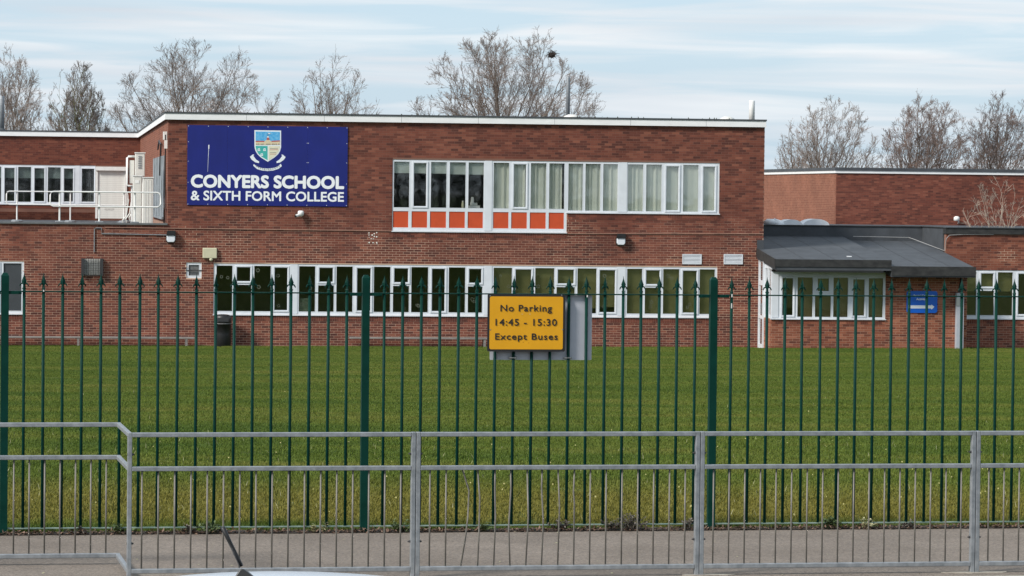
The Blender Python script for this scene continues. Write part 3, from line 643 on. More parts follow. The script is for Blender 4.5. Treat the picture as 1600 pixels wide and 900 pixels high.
# cctv, lamps, boxes, vents
o = at_b('security_camera', 'small white dome security camera under the navy name board', 'camera', bu(468), 0, bz(468, 334))
MB().box((-.07, -.06, -.02), (.07, 0, .07)).build('bracket', M['white_metal'], o); g = MB().lathe([(.03, .10), (.085, .09), (.10, .02), (.08, -.05), (.03, -.09)], 12, (.02, -.12, 0)); g.build('dome', M['white_metal'], o, True); MB().tube([(.0, -.13, -.02), (-.14, -.24, -.07)], [.05, .045], 8).build('lens_barrel', M['white_metal'], o); MB().tube([(-.14, -.24, -.07), (-.165, -.262, -.08)], [.035, .035], 8).build('lens', M['black'], o)
def bulkhead(u_, z_, label):
    o = at_b('bulkhead_lamp', label, 'lamp', u_, 0, z_, 'bulkhead lamps on the brick front')
    MB().prism([(-.14, .0), (.14, .0), (.13, .14), (-.11, .14)], -.20, -.001).build('housing', M['black'], o)
    MB().prism([(-.13, -.002), (.13, -.002), (.13, -.16), (.09, -.215), (-.09, -.215), (-.13, -.16)][::-1], -.17, -.03).build('diffuser', M['lampglass'], o, bevel=.02)
    MB().prism([(-.15, .0), (.15, .0), (.15, -.17), (.10, -.24), (-.10, -.24), (-.15, -.17)][::-1], -.028, -.002).build('backplate', M['black'], o)
bulkhead(bu(266.5), bz(266, 367.5), 'black bulkhead lamp with opal cover below the flat-roof kerb, near the cream alarm box')
bulkhead(bu(969), bz(969, 372), 'black bulkhead lamp with opal cover between the upper curtained window and the lower window')
o = at_b('alarm_box', 'cream alarm box above the small barred window', 'alarm box', bu(327.5), 0, bz(327, 396)); MB().box((-.22, -.1, -.15), (.22, -.001, .17)).build('cover', M['cream'], o, bevel=.02); g = MB().lathe([(.05, .0), (.06, -.04), (.03, -.09)], 8, (.04, -.06, -.15)); g.build('strobe', M['cream'], o, True)
o = at_b('caged_vent', 'square wall vent behind a wire mesh cage', 'vent', bu(144), 0, bz(144, 417.5)); MB().box((-.24, -.05, -.23), (.24, -.001, .25)).build('vent_box', mat('vent_grey', (.34, .34, .32), .6, noise=.15, scale=8), o)
g = MB()
for i in range(8): t = -.26 + i * .52 / 7; g.tube([(t, -.13, -.25), (t, -.13, .27)], .008, 4); g.tube([(-.26, -.135, t + .01), (.26, -.135, t + .01)], .008, 4)
g.build('wire_mesh', M['dark'], o); g = MB()
for x in (-.29, .29): g.box((x - .045, -.14, -.26), (x + .045, -.001, .27))
g.build('cage_side', M['dark'], o)
for X, lab in ((1081, 'white louvred wall vent above the end of the long lower window'), (1145.5, 'white louvred wall vent close to the dark porch roof')):
    o = at_b('louvre_vent', lab, 'vent', bu(X), 0, bz(X, 405.2)); g = MB(); bar_rect(g, -.305, .305, -.155, .165, .03, -.03, -.001); g.build('frame', M['upvc'], o); MB().box((-.275, -.004, -.125), (.275, -.0012, .135)).build('backing', M['dark'], o)
    me = MB().poly([(-.274, -.028, -.018), (.274, -.028, -.018), (.274, -.008, .012), (-.274, -.008, .012)]).mesh('slat', M['upvc'])
    for i in range(6): s_ = link('slat', me, o); s_.location = (0, 0, -.10 + i * .043)
# benches, bin, downpipe
def bench(x0, x1, label):
    zg = ground_z(*BP.world((x0 + x1) / 2, -.3, 0).xy); o = at_b('wall_bench', label, 'bench', x0, -.55, zg); Ln = x1 - x0; h = .31
    for i in range(2): MB().box((0, .02 + i * .19, h - .05), (Ln, .195 + i * .19, h)).build('seat_plank', M['bench'], o, bevel=.005)
    for i in range(max(2, round(Ln / 3) + 1)):
        x = .45 + i * (Ln - .7) / max(1, round(Ln / 3)); MB().box((x - .035, .03, -.05), (x + .035, .09, h - .052)).box((x - .035, .28, -.05), (x + .035, .36, h - .052)).build('leg', M['bench'], o)
bench(bu(-70), bu(304), 'long low weathered bench along the brick wall under the caged vent')
bench(bu(546), bu(768), 'low weathered bench along the brick wall behind the yellow parking sign')
zg = ground_z(*BP.world(bu(348), -.45, 0).xy); o = at_b('litter_bin', 'black plastic litter bin with hooded top beside the brick wall', 'bin', bu(347.5), -.45, zg)
MB().lathe([(.24, 0), (.255, .02), (.262, .4), (.262, .70), (.275, .705), (.275, .73), (.262, .735)], 20).build('body', M['black'], o, True)
MB().lathe([(.266, .736), (.27, .76), (.268, .90), (.25, .97), (.16, 1.0), (.05, 1.01)], 20).build('hood', M['black'], o, True)
MB().lathe([(.265, .715), (.2765, .716), (.2765, .731), (.265, .732)], 20).build('gold_band', mat('grey_band', (.25, .25, .25), .5), o); MB().box((-.17, -.275, .79), (.17, -.255, .91)).build('posting_slot', M['dark'], o)
# roof plant on the flat roof
def rail_run(name, label, x0, x1, v, zb, posts, weights, h0=.50, h1=.95):
    o = at_b(name, label, 'roof rail', 0, v, zb, 'free-standing rails on the flat roof'); c = .10
    def loop(): return [(x0 + c, 0, h1), (x1 - c, 0, h1), (x1 - .03, 0, h1 - .03), (x1, 0, h1 - c), (x1, 0, h0 + c), (x1 - .03, 0, h0 + .03), (x1 - c, 0, h0), (x0 + c, 0, h0), (x0 + .03, 0, h0 + .03), (x0, 0, h0 + c), (x0, 0, h1 - c), (x0 + .03, 0, h1 - .03), (x0 + c, 0, h1)]
    MB().tube(loop(), .024, 8, False).build('rail_loop', M['white_metal'], o, True)
    for x in posts:
        p = MB().tube([(x, .05, 0), (x, .05, h1 + .03)], .030, 8).build('post', M['white_metal'], o); MB().box((x - .13, -.1, 0), (x + .13, .2, .05)).build('base_plate', M['galv'], p, bevel=.015)
        if weights: MB().lathe([(.22, 0), (.22, .07), (.17, .11)], 10, (x, .05, .0)).build('counterweight', M['galv'], p)
zk = ZW + .055
rail_run('roof_rail', 'white tubular rail standing on the kerb in front of the roller shutter and cabinets', bu(78.5, .1, 300), bu(251, .1, 300), .08, zk - .01 - .0, [bu(92.5, .1), bu(154.5, .1), bu(210, .1)], False)
va = 24
rail_run('roof_rail', 'white tubular rail with grey counterweights standing before the set-back window', bu(10, va, 320), bu(200, va, 320), va, DK, [bu(26.5, va, 320), bu(110, va, 320), bu(194, va, 320)], True, .68, 1.17)
def cab(name, label, x0, x1, y0, y1, v, dep, cat='cabinet', ribs=0, base=None):
    zb = base if base is not None else DK; a, b = bu(x0, v, 320), bu(x1, v, 320); zt_ = bz((x0 + x1) / 2, y0, v)
    o = at_b(name, label, cat, a, v, zb); MB().box((0, 0, 0), (b - a, dep, zt_ - zb)).build('casing', M['cabinet'], o, bevel=.02)
    for i in range(1, ribs + 1): MB().box(((b - a) * i / (ribs + 1) - .008, -.008, .04), ((b - a) * i / (ribs + 1) + .008, -.0005, zt_ - zb - .06)).build('casing_rib', M['white_metal'], o)
    MB().box((-.015, -.02, zt_ - zb + .001), (b - a + .015, dep + .01, zt_ - zb + .03)).build('lid', M['white_metal'], o); return o, b - a, zt_ - zb
o, w_, h_ = cab('plant_cabinet', 'tall ribbed grey-white plant cabinet on the flat roof beside the metal screen', 223, 239.5, 278, 346, .9, .5, ribs=3)
o, w_, h_ = cab('plant_cabinet', 'narrow cream plant cabinet with a small label plate, next to the taller ribbed cabinet', 207.5, 221.5, 275.5, 346, 1.6, .4); MB().box((w_ * .25, -.01, h_ - .22), (w_ * .7, -.001, h_ - .12)).build('label_plate', M['white_metal'], o)
o, w_, h_ = cab('air_handling_unit', 'white air handling unit raised above the narrow cream cabinet', 211, 226, 239.5, 275, 2.2, .6, 'air unit', base=bz(215, 275.5, 2.2))
for i in range(6): MB().box((w_ * .3, -.02, h_ * .35 + i * .07), (w_ * .65, -.003, h_ * .35 + i * .07 + .035)).build('louvre_slat', M['galv'], o)
for x in (.05, w_ - .05): MB().tube([(x, .3, 0), (x, .3, -(bz(215, 275.5, 2.2) - DK))], .03, 6).build('leg', M['white_metal'], o)
o = at_b('pipe_frame', 'square white pipe frame beside the air handling unit', 'pipe', bu(198, 2.6, 320), 2.6, DK); a = bu(210.5, 2.6, 320) - bu(198, 2.6, 320); zt_ = bz(204, 244.5, 2.6) - DK; zm_ = bz(204, 289, 2.6) - DK
MB().tube([(a, 0, zt_), (.04, 0, zt_), (0, 0, zt_ - .04), (0, 0, zm_), (.05, 0, zm_ - .03), (a, 0, zm_ - .03)], .035, 8).build('pipe', M['white_metal'], o, True); MB().tube([(.16, .05, zm_), (.16, .05, 0)], .03, 6).build('support', M['white_metal'], o); MB().box((.08, .02, zm_ + .05), (a - .02, .06, zt_ - .12)).build('mesh_panel', M['cabinet'], o)
o = at_b('roof_steps', 'low metal step and pipe clutter on the flat roof before the roller shutter', 'step', bu(181, 8, 335), 8, DK); MB().box((0, 0, .02), (.75, .5, .06)).build('tread', M['galv'], o); MB().box((.2, .35, .22), (.75, .75, .26)).build('tread', M['galv'], o)
for x in (.05, .7): MB().box((x, .05, 0), (x + .04, .09, .02)).box((x, .6, 0), (x + .04, .64, .22)).build('leg', M['galv'], o)
g = MB(); random.seed(9)
for i in range(7): x = .3 + i * .11; g.tube([(x, .2, .0), (x - .08, .2, .25 + i * .05), (x + .05, .3, .4 + i * .08), (x + .12, .3, .95)], .024, 5)
g.build('pipework', M['cabinet'], o); g = MB()
for i in range(6): x = .35 + i * .10; g.tube([(x, .15, .1 + .08 * (i % 3)), (x + .11, .15, .16 + .08 * (i % 2))], .03, 5)
g.build('black_hose', M['black'], o)
# printer and bottle on the window ledge inside
o = at_b('desk_printer', 'white printer and papers on the ledge inside the upper window', 'printer', bu(733), .19, zp - .02); MB().box((0, 0, 0), (.34, .25, .10)).build('tray', M['white_metal'], o); MB().box((.05, .02, .101), (.27, .22, .19)).build('body', M['white_metal'], o, bevel=.02); MB().prism([(.06, .19), (.16, .19), (.15, .36), (.09, .37)], .06, .15).build('paper_rest', M['white_metal'], o)
o = at_b('drinks_bottle', 'small pale bottle on the ledge inside the upper window', 'bottle', bu(723.5), .22, zp - .02); MB().lathe([(.04, 0), (.042, .02), (.042, .17), (.03, .19), (.03, .22)], 10).build('body', M['cream'], o, True); MB().lathe([(.031, .221), (.031, .25)], 10).build('cap', M['white_metal'], o)
# chimneys and vents on the main roof
def flue(name, label, X, w, y0, v, m, group=None, y1=186):
    u_ = bu(X, v, 200); h = bz(X, y0, v) - ZR; r_ = w / 2 * (108.5 + v) / F
    o = at_b(name, label, 'flue', u_, v, ZR); MB().lathe([(r_, 0), (r_, h - .02), (r_ * .9, h)], 12).build('pipe', m, o, True); MB().lathe([(r_ * 1.5, .0), (r_ * 1.5, .05), (r_ * 1.02, .12)], 12).build('collar', M['felt'], o); return o
flue('roof_flue', 'short white flue pipe at the roof end nearest the hall', 1174.5, 9.5, 157, 6, M['white_metal'])
flue('roof_flue', 'tall slim grey flue pipe in front of the big bare tree', 887, 6.5, 120, 11, M['galv'])
flue('roof_flue', 'grey flue pipe over the set-back upper storey roof', 2.5, 8, 150, 40, M['galv'])
for X, w, v, lab in ((893, 26, 8, 'low pale roof cowl beside the tall grey flue'), (1136, 24, 8, 'low pale roof cowl beside the short white flue')):
    o = at_b('roof_cowl', lab, 'roof vent', bu(X, v, 190), v, ZR); r_ = w / 2 / 47; MB().lathe([(r_ * .7, 0), (r_ * .75, .10), (r_, .14), (r_ * .97, .2), (r_ * .4, .27)], 14).build('cap', M['cabinet'], o, True); MB().lathe([(r_ * .8, 0), (r_ * .8, .04)], 14).build('flashing', M['felt'], o)

# ================================================================== PORCH
porch = thing('brick_porch', 'single-storey brick porch with white windows and sloping dark felt roof', 'porch', BP.O, th)
mb_p, *_ = brick_mat('porch_brick', porch, base=(.245, .082, .048), dark=(.12, .042, .03), light=(.35, .14, .085), shift=9)
mb_py, *_ = brick_mat('porch_brick_return', porch, 'Y', base=(.27, .10, .06), dark=(.17, .062, .04), light=(.36, .15, .09), shift=12)
mort_p = mat('porch_mortar', (.40, .26, .18), .95, noise=.2, scale=1.5)
PV = -2.1; P0, P1 = 18.54, 24.75; PW0, PW1 = P0 + .001, bu(1383.5, PV, 460); PZ0, PZ1 = bz(1290, 498, PV), .40
PT = .40
psol = (P0, PW1, PZ0 - .19, PZ0 - .001); ph = [(P0 - .1, PW1, PZ0, PT + .1)]
g = MB(); backing(g, P0 + .01, P1, ZG, PT, [(P0, PW1, PZ0, PT + 1)], 'X', PV + .0045, PV + .12); g.build('wall', mort_p, porch)
brickwork(porch, mb_p, [(P0, P1, -2.3, PT, [(P0 - .1, PW1, bed(PZ0 - .16) - .003, PT + 1)], 'X', PV)], lambda c: c[0] > PW1 and c[2] > -1.75)
g = MB(); soldier(g, P0, PW1, PZ0 - .03, .155, PV); stuff(g.build('brick_on_edge_sill', mb_p, porch))
def pp(X): return bu(1150 + X / 3.462, PV, 460)
pz = lambda Y, X=1290: bz(X, 240 + Y / 3.462, PV)
zt_, zb_ = pz(670), pz(884)
lights = [('C', pp(252), pp(309), zb_ + .05, zt_ - .03), ('F', pp(333), pp(416), zb_, zt_), ('T', pp(442), pp(503), pz(744), zt_ - .03), ('F', pp(428), pp(515), zb_, pz(768)), ('F', pp(527), pp(607), zb_, zt_), ('C', pp(634), pp(696), zb_ + .05, zt_ - .05), ('F', pp(718), pp(796), zb_, zt_ - .01)]
pw = window(porch, P0 + .002, PW1, PZ0, PT + .02, lights, v=PV + .01, panel_spans=[(P0 + .02, pp(230))]); pw['label'] = 'white window across the porch front'
brown = mat('tan_blind', (.13, .10, .045), .9, noise=.15, scale=3)
for kd, a, b, c, d in lights[1:]: MB().box((a - .03, PV + .14, c - .02), (b + .03, PV + .145, d + .03)).build('roller_blind', brown if kd != 'T' else M['beigeblind'], pw)
room(porch, P0 + .3, P1 - .2, -2.0, .6, PV + .2, 3)
# glazed left side of the porch: brick plinth, side light, door against the main wall
g = MB(); backing(g, PV + .13, -1.0, ZG, PZ0, [], 'Y', P0 + .0045, P0 + .12); g.build('side_wall', mort_p, porch)
g = MB()
for c in brick_cells(PV + .005, -1.0, -2.3, PZ0, []): brick_faces(g, c, 'Y', P0, .012)
stuff(g.build('side_brickwork', mb_py, porch))
def side_frame(y0, y1, z0, z1, panes, name, lab):
    g = MB(); backing(g, y0, y1, z0, z1, panes, 'Y', P0 + .01, P0 + .08); f = g.build(name, M['upvc'], porch)
    for p in panes: MB().box((P0 + .04, p[0] - .003, p[2] - .003), (P0 + .05, p[1] + .003, p[3] + .003)).build('pane', M['glass'], f)
    f['label'] = lab; return f
side_frame(PV + .085, -1.0, PZ0 + .001, .62, [(PV + .16, -1.58, PZ0 + .09, .5), (-1.50, -1.08, PZ0 + .09, .5)], 'side_window', 'white side window of the porch')
d_ = side_frame(-.999, -.005, -2.05, .85, [(-.90, -.12, -1.0, -.05), (-.90, -.12, -1.9, -1.1), (-.90, -.12, .1, .7)], 'door', 'white glazed porch door')
MB().tube([(P0 - .05, -.86, -.95), (P0 - .05, -.86, -.6)], .018, 6).build('handle', M['steel'], d_); MB().box((P0 - .05, -1.03, -2.1), (P0 + .009, -.96, .9)).build('frame_post', M['upvc'], d_)
# sloping roof in two sections
RV0, RV1 = -2.9, 4.0
def roof_sec(x0, x1, zf, zr, name, xb0=None, drop=.30):
    xb0 = x0 if xb0 is None else xb0; n = len(MB().v); g = MB(); T = drop
    A = [(x0, RV0, zf), (x1, RV0, zf), (x1, RV1, zr), (x0, RV1, zr)]
    g.v += A + [(a, b, c - T) for a, b, c in A]
    g.f += [(0, 1, 2, 3), (7, 6, 5, 4), (0, 4, 5, 1), (1, 5, 6, 2), (2, 6, 7, 3), (3, 7, 4, 0)]
    return g.build(name, M['felt'], porch)
RX0, RXM, RX1 = bu(1212, RV0, 407), bu(1393, RV0, 407), bu(1512, RV0, 418)
zA, zB = bz(1300, 407.2, RV0), 1.46; zC, zD = bz(1450, 418, RV0), 1.33
rs1 = roof_sec(RX0, RXM, zA, zB, 'roof'); rs2 = roof_sec(RXM + .002, RX1 + .25, zC, zD, 'roof')
def edge(x0, x1, z, h, par): MB().box((x0, RV0 - .025, z - h), (x1, RV0 - .002, z + .03)).build('roof_edge', M['felt_edge'], par)
edge(RX0 - .02, RXM + .0, zA, .20, rs1); edge(RXM + .002, RX1 + .26, zC, .26, rs2)
MB().box((RX0 + .03, RV0 - .0019, zA - .36), (RXM - .25, RV0 + .12, zA - .302)).box((RX0 + .05, PV - .06, PT + .02), (RXM, PV + .2, zA - .301)).build('soffit_board', M['black'], rs1); MB().box((RXM + .01, PV - .1, PT + .001), (P1, PV + .15, zC - .301 + .14)).build('soffit_board', M['black'], rs2)
sl = (zB - zA) / (RV1 - RV0)                        # left verge and felt seams running up the slope
g = MB(); g.v += [(RX0 - .03, RV0 - .02, zA - .25), (RX0 - .03, RV1, zB - .25), (RX0 - .03, RV1, zB + .04), (RX0 - .03, RV0 - .02, zA + .04), (RX0 - .002, RV0 - .02, zA - .25), (RX0 - .002, RV1, zB - .25), (RX0 - .002, RV1, zB + .04), (RX0 - .002, RV0 - .02, zA + .04)]
g.v = [(x, min(y, -.012), z if y < 0 else zA + (z - zB) + sl * (-.012 - RV0)) for x, y, z in g.v]; g.f += [(0, 1, 2, 3), (7, 6, 5, 4), (0, 4, 5, 1), (1, 5, 6, 2), (2, 6, 7, 3), (3, 7, 4, 0)]; g.build('verge_trim', M['felt_edge'], rs1)
def seam(x, zf, zr, par, x2=None, up_=.004):
    x2 = x if x2 is None else x2
    g = MB(); g.v += [(x, RV0, zf + up_), (x + .05, RV0, zf + up_), (x2 + .05, RV1, zr + up_), (x2, RV1, zr + up_), (x, RV0, zf), (x + .05, RV0, zf), (x2 + .05, RV1, zr), (x2, RV1, zr)]; g.f += [(0, 1, 2, 3), (0, 4, 5, 1), (1, 5, 6, 2), (2, 6, 7, 3), (3, 7, 4, 0)]; g.build('felt_seam', mat('seam_felt', (.035, .038, .043), .7) if 'seam_felt' not in bpy.data.materials else bpy.data.materials['seam_felt'], par)
for i in range(1, 4): seam(RX0 + i * .95, zA, zB, rs1)
for i in range(1, 3): seam(RXM + i * .95, zC, zD, rs2)
u_ = bu(1323, -1.5, 402); MB().box((u_ - .07, -1.9, zA + sl * 1.0 + .004), (u_ + .07, -1.8, zA + sl * 1.1 + .02)).build('paper_scrap', M['signwhite'], rs1)
MB().box((RX0 - .01, -.05, 1.0), (XR - .003, -.004, 1.36)).build('wall_flashing', M['felt'], porch)
# grey metal downpipe housing
u_ = bu(1498, PV, 490); o = at_b('downpipe_casing', 'grey metal downpipe casing at the porch corner beside the blue arrow sign', 'downpipe', u_, PV - .18, -2.05); MB().box((-.12, 0, 0), (.12, .17, 1.85)).build('casing', M['greyback'], o, bevel=.01); MB().tube([(.0, .08, 1.85), (.0, .08, 2.05), (.05, .12, 2.3)], .04, 8).build('pipe', M['black'], o); MB().box((-.13, -.02, 1.45), (-.02, -.001, 1.7)).build('bracket', M['steel'], o)
# blue arrow sign
a, z1_ = BP(1416.5, 454.5, PV); b, z0_ = BP(1464, 489, PV); w_, h_ = b - a, z1_ - z0_
o = at_b('direction_sign', 'bright blue sign with white arrow on the porch wall', 'sign', a, PV - .03, z0_); c = .05
MB().prism([(c, 0), (w_ - c, 0), (w_, c), (w_, h_ - c), (w_ - c, h_), (c, h_), (0, h_ - c), (0, c)], 0, .02).build('board', M['bluesign'], o)
def dg(X, Y): q = BP(1405 + X / 18, 445 + Y / 18, PV - .03); return q[0] - a, q[1] - z0_
x0, z0 = dg(405, 327); x1, zz = dg(1000, 276); lettering(o, 'Sport / Community', x0, x1, z0, zz - z0, -.003, M['signwhite'], .03)
x0, z0 = dg(480, 432); x1, zz = dg(800, 372); lettering(o, 'Activities', x0, x1, z0, zz - z0, -.003, M['signwhite'], .03)
MB().prism([dg(*p) for p in ((275, 665), (905, 665), (905, 700), (990, 620), (905, 552), (905, 578), (275, 578))], -.003, -.0005).build('arrow', M['signwhite'], o)

# ================================================================== RIGHT WING
wing = thing('brick_wing', 'low flat-roofed red brick wing with dark parapet beyond the porch', 'building', BP.O, th)
mb_w, *_ = brick_mat('wing_brick', wing, base=(.20, .066, .042), dark=(.10, .036, .028), light=(.29, .11, .07), shift=15)
mort_w = mortar_mat('wing_mortar', (.20, .10, .07), (.42, .28, .20), .2)
WV = 1.0; X0, X1 = 24.85, 36.0; WZ = 1.60
WW0, WW1, WWZ0, WWZ1 = bu(1502, WV, 450), bu(1790, WV, 450), bz(1550, 497.6, WV), bz(1550, 421.8, WV)
hs = [(WW0, WW1, WWZ0, WWZ1)]
g = MB(); backing(g, X0, X1, ZG, WZ, hs, 'X', WV + .0045, WV + .25); g.build('wall', mort_w, wing)
brickwork(wing, mb_w, [(X0, X1, -2.3, WZ, hs + [(WW0, WW1, bed(WWZ0 - .16) - .003, WWZ0)], 'X', WV)], lambda c: c[0] < 28.2 and .53 < c[2] < 1.59 or c[0] < 28 and -2.05 < c[2] < -1.3)
g = MB(); soldier(g, WW0, WW1, WWZ0 - .03, .155, WV); stuff(g.build('brick_on_edge_sill', mb_w, wing))
def wx(X): return bu(1300 + X / 4.09, WV + .02, 460)
l_ = [('F', wx(830), wx(922)), ('T', wx(952), wx(1030)), ('F', wx(1058), wx(1155)), ('C', wx(1190), wx(1270)), ('F', wx(1300), wx(1400)), ('T', wx(1430), wx(1510)), ('F', wx(1540), wx(1640))]
lights = []
zt_, zb_ = WWZ1 - .07, WWZ0 + .10
for kd, a, b in l_:
    if kd == 'F': lights.append(('F', a, b, zb_, zt_))
    elif kd == 'C': lights.append(('C', a, b, zb_ + .04, zt_ - .05))
    else: lights += [('T', a, b, zt_ - .47, zt_ - .05), ('F', a - .04, b + .03, zb_, zt_ - .60)]
ww = window(wing, WW0, WW1, WWZ0, WWZ1, lights, v=WV + .02); ww['label'] = 'white window band of the low wing'
for kd, a, b, c, d in lights:
    if kd != 'C': MB().box((a - .03, WV + .16, max(c, zt_ - .62)), (b + .03, WV + .165, d + .03)).build('roller_blind', M['beigeblind'], ww)
room(wing, WW0 - .3, WW1 + .3, -2.0, .9, WV + .27, 7)
g = MB(); row_z = bz(1565, 407, WV); pale_w = pale
for i in range(5):
    zb = math.floor((row_z + i * .075 + 30) / .075) * .075 - 30; off = 0.1125 * (round((zb + 30) / .075) % 2); ua, ub = bu(1559, WV) + random.uniform(-.05, .05), bu(1587, WV) + random.uniform(-.05, .05); g.box((ua, WV - .0012, zb - .01), (ub, WV + .008, zb)); i2 = math.floor((ua + 90 + off) / .225) + 1
    while i2 * .225 - 90 - off < ub: x = i2 * .225 - 90 - off; g.box((x - .01, WV - .0014, zb - .0002), (x, WV + .008, zb + .0652)); i2 += 1
stuff(g.build('repointed_mortar', pale_w, wing))
PZ = 1.79
MB().box((X0 - .03, WV - .06, WZ + .001), (X1, WV + .3, PZ)).build('parapet', M['felt_edge'], wing); MB().box((X0 - .05, WV - .09, PZ + .001), (X1, WV + .32, PZ + .03)).build('edge_trim', M['felt'], wing)
g = MB(); g.box((XR + .001, 4.01, .9), (X0 - .0305, 4.3, PZ - .01)); g.box((X0 - .03, WV + .301, .5), (X0 + .2, 4.3, PZ - .005)); g.build('upstand', M['felt'], wing)
MB().box((XR + .001, 3.98, PZ - .009), (X0 - .061, 4.32, PZ + .025)).box((X0 - .06, WV + .321, PZ - .004), (X0 + .22, 4.32, PZ + .028)).build('upstand_capping', M['felt_edge'], wing)
MB().box((XR + .002, 4.31, WZ - .2), (X1 + 8, 40, WZ)).box((X0 + .21, WV + .31, WZ - .2), (X1 + 8, 4.305, WZ - .003)).build('roof_deck', M['felt'], wing)
g = MB(); zq = lambda v, u: zC + (zD - zC) * (v - RV0) / (RV1 - RV0) + .03
g.tube([(bu(1333, 3.9, 372), 3.9, 1.46), (bu(1420, 3.9, 371), 3.9, 1.44), (bu(1424, 3.8, 371), 3.6, 1.40), (24.78, 1.8, zq(1.8, 0)), (24.80, 1.0, zq(1, 0) + .02), (24.84, .93, 1.45), (24.95, .95, 1.56), (25.4, .96, 1.585), (26.4, .96, 1.59)], .011, 5); g.build('white_cable', mat('old_white_cable', (.30, .30, .30), .6), wing)
# rooflights
def dome(px0, px1, y0, y1, v, label, kind):
    a, b = bu(px0, v, 348), bu(px1, v, 348); zt_ = bz((px0 + px1) / 2, y0, v); zb = WZ; o = at_b('rooflight', label, 'rooflight', (a + b) / 2, v, zb, 'rooflights on the low flat roof'); w = b - a; h = zt_ - zb
    MB().box((-w / 2, -.45, 0), (w / 2, .45, h * .45)).build('kerb', M['white_metal'], o)
    prof = [(w / 2 * .99 * math.cos(t), h * .46 + h * .54 * math.sin(t)) for t in np.linspace(0, math.pi, 15)]
    MB().prism([(x, z) for x, z in prof], -.44, .44).build('dome', M['dome'], o)
dome(1217, 1250, 342.8, 354, 7, 'arched white rooflight, middle one of the three by the main block', 'arch'); dome(1251, 1292, 342, 354, 7, 'widest arched white rooflight, next to the low flat one', 'arch'); dome(1297, 1317, 352.2, 354, 7, 'low flat white rooflight beside the arched ones', 'arch')
o = at_b('roof_vent', 'rounded white roof vent touching the main block wall', 'roof vent', bu(1204, 6.2, 350), 6.2, WZ); h = bz(1200, 342, 6.2) - WZ; MB().lathe([(.16, 0), (.16, h * .5), (.22, h * .55), (.24, h * .8), (.12, h)], 12).build('cowl', M['dome'], o, True); MB().tube([(.1, 0, h * .55), (.42, 0, h * .45)], [.2, .14], 10).build('duct', M['dome'], o, True)

# ================================================================== HALL BEHIND
hall = thing('brick_hall', 'tall plain red brick hall with thin white roof line behind the low wing', 'building', BP.O, th)
mb_h, *_ = brick_mat('hall_brick', hall, base=(.165, .052, .036), dark=(.10, .035, .027), light=(.235, .085, .056), shift=21)
mb_hs, th_, mu_h, (row_, off_, sp_) = brick_mat('hall_brick_return', hall, 'Y', base=(.225, .092, .059), dark=(.19, .075, .048), light=(.26, .112, .072), shift=23)
HV = 38.0; HX = bu(1307, HV, 262); HZ = 4.0; HX1 = HX + 22
g = MB(); backing(g, HX + .01, HX1, -2.3, HZ - .2, [], 'X', HV + .0045, HV + .3); g.build('wall', mort_dark, hall)
g = MB(); backing(g, HV + .31, HV + 62, -2.3, HZ - .2, [], 'Y', HX + .0045, HX + .3); g.build('return_wall', mort_side, hall)
brickwork(hall, mb_h, [(HX, HX1 - 8, 1.5, HZ - .22, [], 'X', HV)], lambda c: c[0] < HX + 2.9 and c[2] > 2.0)
g = MB()
for c in brick_cells(HV + .02, HV + 61, 1.4, HZ - .22, []): brick_faces(g, c, 'Y', HX, .012)
stuff(g.build('return_brickwork', mb_hs, hall))
MB().box((HX - .05, HV - .05, HZ - .22), (HX1, HV - .02, HZ - .11)).box((HX - .05, HV - .0199, HZ - .22), (HX - .02, HV + 62, HZ - .11)).build('fascia', M['fascia'], hall)
MB().box((HX - .08, HV - .08, HZ - .109), (HX1, HV + 62, HZ + .02)).build('roof', M['felt'], hall)
o = at_b('wall_lamp', 'small white lamp on the hall wall beside the pale bare shrub', 'lamp', bu(1497, HV, 347), HV, bz(1497, 347, HV)); MB().tube([(0, 0, -.05), (0, -.12, 0), (-.10, -.2, .1)], .03, 6).build('arm', M['white_metal'], o); MB().lathe([(.05, -.08), (.13, -.05), (.13, .08), (.06, .13)], 10, (-.12, -.22, .12)).build('lamp_head', M['white_metal'], o, True)

